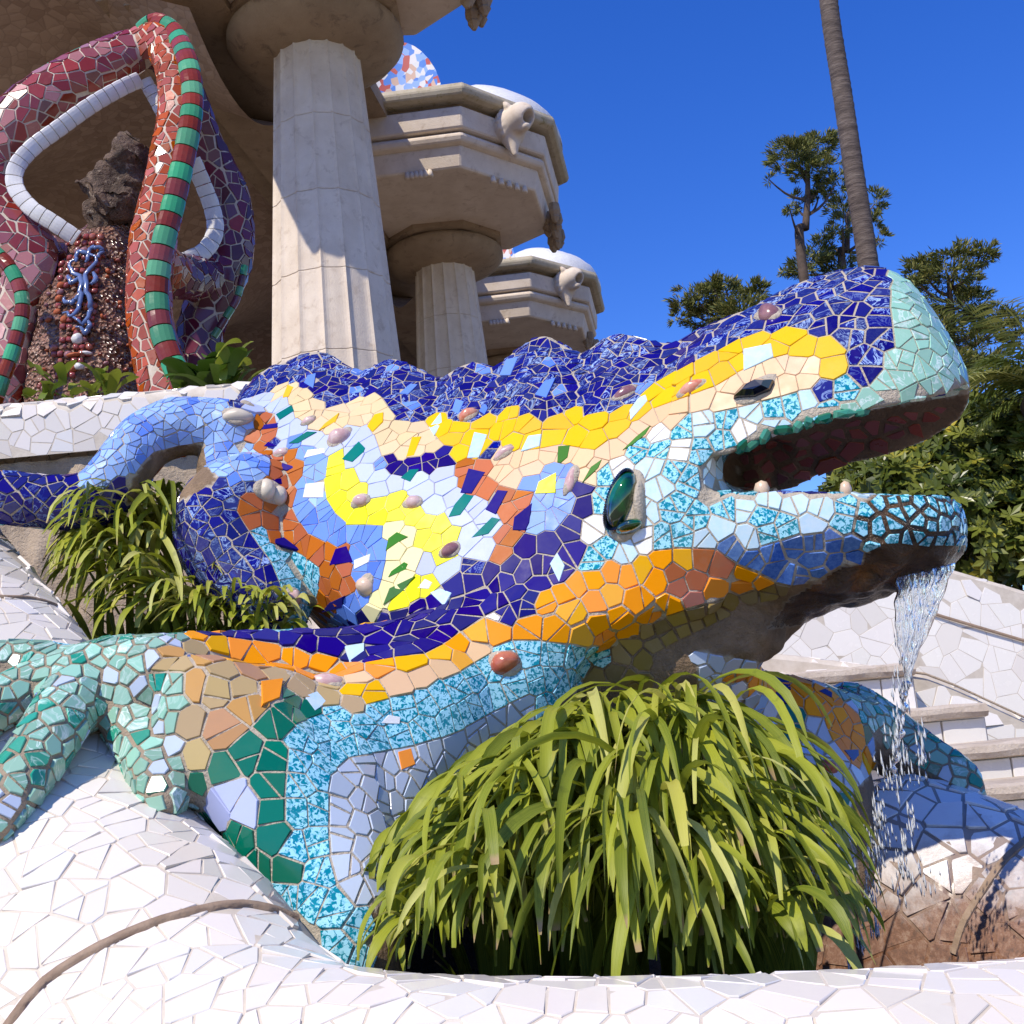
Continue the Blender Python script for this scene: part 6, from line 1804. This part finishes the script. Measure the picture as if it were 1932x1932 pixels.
def ceil_mat():
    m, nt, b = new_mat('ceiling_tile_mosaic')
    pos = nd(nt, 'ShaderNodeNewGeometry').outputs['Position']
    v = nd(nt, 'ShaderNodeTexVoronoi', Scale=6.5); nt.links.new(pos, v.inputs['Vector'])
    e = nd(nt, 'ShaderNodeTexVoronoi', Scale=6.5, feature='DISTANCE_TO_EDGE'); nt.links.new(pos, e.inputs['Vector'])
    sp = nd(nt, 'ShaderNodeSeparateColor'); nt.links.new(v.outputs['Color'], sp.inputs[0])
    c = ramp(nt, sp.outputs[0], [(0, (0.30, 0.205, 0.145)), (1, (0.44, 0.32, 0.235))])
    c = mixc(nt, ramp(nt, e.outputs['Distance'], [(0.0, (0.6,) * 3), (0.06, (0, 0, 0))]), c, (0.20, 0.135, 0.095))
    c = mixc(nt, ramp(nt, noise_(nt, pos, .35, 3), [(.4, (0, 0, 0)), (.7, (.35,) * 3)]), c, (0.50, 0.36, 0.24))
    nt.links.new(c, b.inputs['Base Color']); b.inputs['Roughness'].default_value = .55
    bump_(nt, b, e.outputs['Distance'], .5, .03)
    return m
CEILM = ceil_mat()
def ceiling():
    V = []
    nx, ny = 90, 120
    for i in range(nx + 1):
        for j in range(ny + 1):
            a = i / nx * 26.0; s = -STEP.length - 1.5 + j / ny * 37
            p = COL2 - RT * (a + 1.15) + AXIS * s
            # shallow domes between the columns, sagging to a ring over each column
            fa = (((a + 1.15) / 6.5 + .5) % 1) - .5; fs = ((s / STEP.length + .5) % 1) - .5
            d = math.hypot(fa * 6.5, fs * STEP.length)
            z = zc - .9 + 1.5 * (1 - math.exp(-(max(d - 1.0, 0) / 1.5) ** 1.5))
            V.append((p.x, p.y, z))
    mesh_obj('ceiling', V, loft_faces(nx + 1, ny + 1, closed=False, caps=False), CEILM, hall, smooth=True)
ceiling()
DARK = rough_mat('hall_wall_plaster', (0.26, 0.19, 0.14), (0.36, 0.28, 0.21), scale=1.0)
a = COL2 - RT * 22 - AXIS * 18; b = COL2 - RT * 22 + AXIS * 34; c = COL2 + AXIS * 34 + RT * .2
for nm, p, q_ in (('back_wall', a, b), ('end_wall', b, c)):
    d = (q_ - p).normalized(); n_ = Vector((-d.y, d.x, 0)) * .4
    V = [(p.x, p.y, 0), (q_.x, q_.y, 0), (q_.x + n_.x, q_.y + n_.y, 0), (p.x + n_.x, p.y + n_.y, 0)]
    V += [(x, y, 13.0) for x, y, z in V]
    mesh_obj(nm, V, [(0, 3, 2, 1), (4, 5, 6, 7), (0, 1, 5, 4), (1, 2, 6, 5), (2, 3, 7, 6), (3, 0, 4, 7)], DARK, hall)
V = []
for z in (ZTOP - .3, ZTOP):
    for p in (COL2 - STEP - RT * 24 - AXIS * 1.5, COL2 - STEP - RT * .1 - AXIS * 1.5, COL2 - RT * .1 + AXIS * 34, COL2 - RT * 24 + AXIS * 34): V.append((p.x, p.y, z - .08))
mesh_obj('roof_slab', V, [(0, 3, 2, 1), (4, 5, 6, 7), (0, 1, 5, 4), (1, 2, 6, 5), (2, 3, 7, 6), (3, 0, 4, 7)], LIMED, hall)
for ia in (1, 2, 3):
    for js in (-1, 0, 1, 2, 3):
        base = COL2 - RT * (6.5 * ia) + STEP * js
        lathe('inner_column', [(.70, 0), (.58, zc - 1.5), (.9, zc - 1.1), (1.1, zc - .7), (1.1, zc - .3)], base, LIMED, hall, n=24)

# ------------------------------------------------------------------ palm trunk, conifers, shrubs
def bark_mat():
    m, nt, b = new_mat('palm_bark')
    pos = nd(nt, 'ShaderNodeNewGeometry').outputs['Position']
    mp = nd(nt, 'ShaderNodeMapping'); mp.inputs['Scale'].default_value = (3, 3, 14); nt.links.new(pos, mp.inputs[0])
    n1 = noise_(nt, mp.outputs[0], 1.0, 5, 0.65)
    c = ramp(nt, n1, [(0.3, (0.05, 0.036, 0.03)), (0.55, (0.11, 0.083, 0.068)), (0.75, (0.18, 0.145, 0.12))])
    nt.links.new(c, b.inputs['Base Color']); b.inputs['Roughness'].default_value = .9
    bump_(nt, b, n1, .8, .05)
    return m
BARK = bark_mat()
YP = 22.0
pm = thing('palm_tree', 'tall bare grey palm trunk rising out of the top of the picture', 'tree', (at(1640, 700, YP).x, YP, 0))
P = catmull([at(u, v, YP) for u, v in ((1700, 1100), (1668, 760), (1638, 500), (1612, 330), (1590, 180), (1568, 40), (1556, -80), (1550, -200))], 150)
P = np.vstack([[P[0][0], P[0][1], 0], P])
V = []
for i, p in enumerate(P):
    rr = np.interp(p[2], [0, 8, 14, 20], [.26, .20, .185, .17]) * (1 + .035 * (i % 2) + .03 * noise.noise((i * .5, 0, 0)))
    for j in range(18):
        g = math.tau * j / 18
        V.append((p[0] + math.cos(g) * rr * (1 + .02 * noise.noise((i * .7, j, 1))), p[1] + math.sin(g) * rr, p[2]))
mesh_obj('trunk', V, loft_faces(len(P), 18), BARK, pm, smooth=True)
top = Vector(P[-1])
PALMF = leaf_mat('palm_frond', [(0, (0.05, 0.08, 0.015)), (.6, (0.12, 0.16, 0.03)), (1, (0.30, 0.30, 0.08))], streak=False, tip=False)
def frond_mesh(origin, az, length, e0, e1, leaflets, lw, r, ll=.4):
    """one feather leaf: curved midrib with leaflets along both sides, as a single surface"""
    V = []; Fc = []; AL = []; AC = []
    p = Vector(origin); n = 16
    for i in range(n + 1):
        t = i / n; e = e0 + (e1 - e0) * t; d = Vector((math.cos(az) * math.cos(e), math.sin(az) * math.cos(e), math.sin(e)))
        s = Vector((-math.sin(az), math.cos(az), 0)); up = d.cross(s) * -1
        w = lw * (1.2 - t)
        V += [p - s * w, p + up * w, p + s * w]; AL += [t] * 3; AC += [0, .5, 1]
        if i: 
            o = (i - 1) * 3
            Fc += [(o, o + 1, o + 4, o + 3), (o + 1, o + 2, o + 5, o + 4)]
        p = p + d * (length / n)
    p = Vector(origin)
    for i in range(leaflets):
        t = .12 + .88 * i / leaflets; e = e0 + (e1 - e0) * t
        k = t * n; a = int(k); q = Vector(V[a * 3 + 1]).lerp(Vector(V[min(a + 1, n) * 3 + 1]), k - a)
        d = Vector((math.cos(az) * math.cos(e), math.sin(az) * math.cos(e), math.sin(e))); s = Vector((-math.sin(az), math.cos(az), 0))
        L = ll * math.sin(math.pi * min(.08 + t * .9, 1)) ** .6
        for sg in (-1, 1):
            dd = (d * .7 + s * sg + Vector((0, 0, .15 - .5 * r.random()))).normalized(); o = len(V); ww = L * .045
            V += [q, q + dd * L * .5 + d * ww, q + dd * L + Vector((0, 0, -.12 * L)), q + dd * L * .5 - d * ww]; AL += [0, .5, 1, .5]; AC += [.5, 0, .5, 1]
            Fc.append((o, o + 1, o + 2, o + 3))
    return [tuple(v) for v in V], Fc, AL, AC
r = random.Random(2)
for i in range(16):
    leaf_obj('frond', frond_mesh(top, i * .61, 2.2, R(r.uniform(20, 80)), R(-r.uniform(20, 70)), 34, .02, r), PALMF, pm, r.random())
bp = thing('small_palm', 'low palm with arching yellow-green fronds at the right edge behind the snout', 'palm', tuple(at(1985, 745, 6.9)))
for i, (az, e0, e1, ln) in enumerate([(168, 50, -40, .6), (178, 35, -50, .6), (155, 65, -20, .6), (190, 55, -30, .6), (182, 10, -60, .6), (200, 70, -30, .6), (140, 45, -45, 1.2), (205, 30, -50, 1.1), (172, 75, 0, 1.3), (100, 60, -30, 1.2), (60, 50, -40, 1.2), (20, 50, -40, 1.2), (-40, 50, -40, 1.2), (230, 60, -30, 1.2)]):
    leaf_obj('frond', frond_mesh(at(1985, 745, 6.9), R(az), ln, R(e0), R(e1), 44, .008, r, .2), PALMF, bp, r.uniform(.4, 1))
V = []
q = at(1985, 745, 6.9)
for i in range(12):
    for j in range(12): V.append((q.x + math.cos(j * math.tau / 12) * (.16 + .03 * (i % 2)), q.y + math.sin(j * math.tau / 12) * (.16 + .03 * (i % 2)), q.z * i / 11))
mesh_obj('trunk', V, loft_faces(12, 12), BARK, bp)

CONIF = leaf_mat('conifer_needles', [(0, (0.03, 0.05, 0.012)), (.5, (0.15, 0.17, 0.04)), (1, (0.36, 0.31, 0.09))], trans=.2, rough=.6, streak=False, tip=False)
CBARK = rough_mat('conifer_bark', (0.05, 0.035, 0.025), (0.14, 0.10, 0.075), scale=4)
def tuft_mass(clumps, n, size, r, up=.35):
    """many small pointed sprays spread through flattened clumps (x, y, z, rx, ry, rz)"""
    V = []; Fc = []; AL = []; AC = []; RN = []
    vol = [c[3] * c[4] * c[5] for c in clumps]; tot = sum(v ** .75 for v in vol)
    for c, vv in zip(clumps, vol):
        k = int(n * vv ** .75 / tot)
        # each pad is made of twigs that carry sprays
        tw = max(5, k // 60)
        twig = []
        for _ in range(tw):
            while True:
                q = Vector((r.uniform(-1, 1), r.uniform(-1, 1), r.uniform(-1, 1)))
                if .25 < q.length < 1: break
            twig.append(q)
        for _ in range(k):
            q = r.choice(twig); q = q + Vector((r.gauss(0, .12), r.gauss(0, .12), r.gauss(0, .13)))
            p = Vector(c[:3]) + Vector((q.x * c[3], q.y * c[4], q.z * c[5]))
            out = Vector((q.x, q.y, q.z * .5 + up + r.gauss(0, .3))).normalized()
            d = (out + Vector((r.gauss(0, .4), r.gauss(0, .4), r.gauss(0, .3)))).normalized()
            s = d.cross(Vector((r.gauss(0, 1), r.gauss(0, 1), r.gauss(0, 1)))).normalized()
            L = size * r.uniform(.6, 1.6); w = L * .10
            o = len(V); V += [p - s * w * .4, p + d * L * .5 - s * w, p + d * L, p + d * L * .5 + s * w, ]
            Fc.append((o, o + 1, o + 2, o + 3)); AL += [0, .5, 1, .5]; AC += [.5, 0, .5, 1]
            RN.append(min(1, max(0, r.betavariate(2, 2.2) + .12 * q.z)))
    return V, Fc, AL, AC, RN
def conifer(label, Y, pads, trunk, n, size, seed, branches=True):
    r = random.Random(seed)
    root = thing('conifer', label, 'tree', (at(*trunk[-1], Y).x, Y, 0), 'conifers behind the lizard\'s head')
    k = Y / F
    cl = []
    for u, v, ru, rv in pads:
        p = at(u, v, Y + r.uniform(-.6, .6)); cl.append((p.x, p.y, p.z, ru * k, ru * k * .8, rv * k))
    V, Fc, AL, AC, RN = tuft_mass(cl, n, size, r)
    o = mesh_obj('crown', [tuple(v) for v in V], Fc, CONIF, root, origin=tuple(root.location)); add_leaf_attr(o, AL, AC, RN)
    T = [at(u, v, Y) for u, v in trunk]; T.append(Vector((T[-1].x, T[-1].y, 0)))
    P = catmull([tuple(t) for t in T], 30); V = []
    for i, p in enumerate(P):
        rr = .04 + .10 * i / 29
        for j in range(8): V.append((p[0] + math.cos(j * math.tau / 8) * rr, p[1] + math.sin(j * math.tau / 8) * rr, p[2]))
    mesh_obj('trunk', V, loft_faces(30, 8), CBARK, root, smooth=True)
    for c in cl:
        q = Vector(c[:3]); i = min(range(30), key=lambda i_: abs(P[i_][2] - (q.z - c[5] - .3)))
        a = Vector(P[i]); V = []
        for i2 in range(6):
            w = a.lerp(q, i2 / 5) + Vector((0, 0, -.15 * math.sin(math.pi * i2 / 5))); rr = .05 * (1 - i2 / 7)
            for j in range(5): V.append((w.x + math.cos(j * 1.257) * rr, w.y, w.z + math.sin(j * 1.257) * rr))
        mesh_obj('branch', V, loft_faces(6, 5), CBARK, root)
conifer('tall thin conifer with a bare trunk, just left of the palm trunk', 26, [(1500, 285, 50, 26), (1545, 275, 40, 22), (1475, 308, 34, 12), (1520, 320, 36, 22), (1560, 320, 34, 30), (1575, 350, 26, 30), (1545, 370, 22, 22), (1500, 380, 16, 22), (1490, 395, 16, 14), (1450, 338, 12, 6), (1530, 250 + 22, 40, 14)], [(1523, 290), (1524, 360), (1520, 430), (1516, 520)], 9000, .11, 1)
conifer('conifer with layered pads directly behind the palm trunk', 27, [(1590, 395, 46, 24), (1650, 385, 30, 24), (1590, 425, 30, 20), (1640, 420, 24, 20), (1560, 450, 40, 14), (1660, 450, 24, 10), (1545, 480, 46, 20), (1520, 500, 44, 20), (1580, 500, 40, 22), (1480, 508, 24, 8), (1600, 540, 60, 30)], [(1600, 400), (1598, 470), (1596, 560)], 9000, .12, 2)
conifer('low spreading conifer left of the palm, behind the lizard\'s brow', 24, [(1310, 560, 44, 20), (1370, 548, 44, 24), (1420, 550, 40, 18), (1290, 580, 34, 14), (1340, 600, 50, 20), (1400, 590, 60, 30), (1345, 540, 20, 20), (1280, 600, 20, 8)], [(1380, 560), (1384, 640), (1386, 720)], 9500, .11, 3)
conifer('broad dark conifer right of the palm, behind the snout', 22, [(1800, 490, 70, 18), (1850, 482, 40, 16), (1740, 510, 50, 20), (1790, 520, 60, 20), (1720, 520, 30, 14), (1700, 545, 30, 20), (1830, 545, 40, 18), (1800, 580, 70, 26), (1870, 595, 60, 20), (1760, 620, 60, 26), (1840, 640, 60, 30), (1900, 600, 50, 16), (1925, 630, 40, 20), (1790, 690, 60, 40), (1860, 690, 60, 30), (1720, 600, 40, 40)], [(1790, 520), (1795, 640), (1800, 760)], 19000, .11, 4)

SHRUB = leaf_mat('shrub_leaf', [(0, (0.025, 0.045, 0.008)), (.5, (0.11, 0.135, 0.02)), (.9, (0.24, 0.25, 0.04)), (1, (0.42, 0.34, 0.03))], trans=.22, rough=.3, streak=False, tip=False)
def shrub(label, clumps, n, size, seed):
    r = random.Random(seed)
    p0 = Vector(clumps[0][:3])
    root = thing('shrub', label, 'shrub', (p0.x, p0.y, 0), 'shrubs behind the parapet')
    V = []; Fc = []; AL = []; AC = []; RN = []
    for _ in range(n):
        c = r.choice(clumps)
        d = Vector((r.gauss(0, 1), r.gauss(0, 1) - .5, r.gauss(0, 1) + .25)).normalized()
        rad = r.uniform(.55, 1.0) if r.random() < .4 else r.uniform(.85, 1.06)
        p = Vector(c[:3]) + Vector((d.x * c[3], d.y * c[4], d.z * c[5])) * rad
        ax = (d + Vector((r.gauss(0, .35), r.gauss(0, .35), .45))).normalized()
        t1 = ax.orthogonal().normalized(); t2 = ax.cross(t1)
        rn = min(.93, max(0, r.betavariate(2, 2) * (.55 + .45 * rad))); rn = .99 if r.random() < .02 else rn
        m = r.randint(6, 9); ph = r.uniform(0, 6)
        for i in range(m):
            g = ph + math.tau * i / m
            o_ = (t1 * math.cos(g) + t2 * math.sin(g)); dd = (o_ + ax * r.uniform(.1, .7)).normalized(); s = ax.cross(o_).normalized()
            L = size * r.uniform(.7, 1.25); w = L * .19; o = len(V)
            V += [p, p + dd * L * .55 + s * w + ax * .1 * w, p + dd * L, p + dd * L * .55 - s * w + ax * .1 * w]; Fc.append((o, o + 1, o + 2, o + 3)); AL += [0, .5, 1, .5]; AC += [.5, 0, .5, 1]; RN.append(min(1, max(0, rn + r.gauss(0, .05))))
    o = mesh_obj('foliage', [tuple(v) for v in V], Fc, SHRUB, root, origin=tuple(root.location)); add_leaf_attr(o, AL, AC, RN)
    # dark twigs inside
    for i in range(14):
        c = r.choice(clumps); a = Vector((p0.x + r.gauss(0, .2), p0.y, .3)); b = Vector(c[:3]) + Vector((r.uniform(-.5, .5) * c[3], r.uniform(-.3, .6) * c[4], r.uniform(-.2, .7) * c[5])); V = []
        for k in range(6):
            w = a.lerp(b, k / 5) + Vector((.05 * r.gauss(0, 1), 0, 0)); rr = .03 * (1 - k / 7)
            for j in range(5): V.append((w.x + math.cos(j * 1.257) * rr, w.y + math.sin(j * 1.257) * rr, w.z))
        mesh_obj('stem', V, loft_faces(6, 5), CBARK, root)
def C(u, v, Y, ru, rv, dy=.6): p = at(u, v, Y); k = Y / F; return (p.x, p.y, p.z, ru * k, dy, rv * k)
shrub('dense glossy shrub with leaf rosettes behind the lizard\'s lower jaw', [C(1800, 900, 7.6, 110, 120), C(1880, 860, 7.6, 90, 110), C(1740, 960, 7.5, 90, 90), C(1830, 1010, 7.4, 120, 110), C(1700, 880, 7.8, 60, 70), C(1660, 930, 7.7, 70, 60)], 1500, .085, 1)
shrub('yellow-green shrub cut off by the right edge of the picture', [C(1960, 930, 7.3, 100, 170), C(1940, 1040, 7.2, 90, 100), C(2050, 900, 7.3, 120, 160), C(1930, 840, 7.4, 70, 70)], 1100, .085, 2)
V = [(.9, 8.6, 0), (12, 8.6, 0), (12, 9.0, 0), (.9, 9.0, 0)]
hb = shrub('dark mass of foliage standing behind the glossy shrub', [C(1760, 900, 8.6, 180, 140, .5), C(1920, 880, 8.6, 150, 180, .5), C(1650, 960, 8.6, 100, 90, .5), C(1800, 1030, 8.5, 200, 130, .5)], 1300, .10, 3)
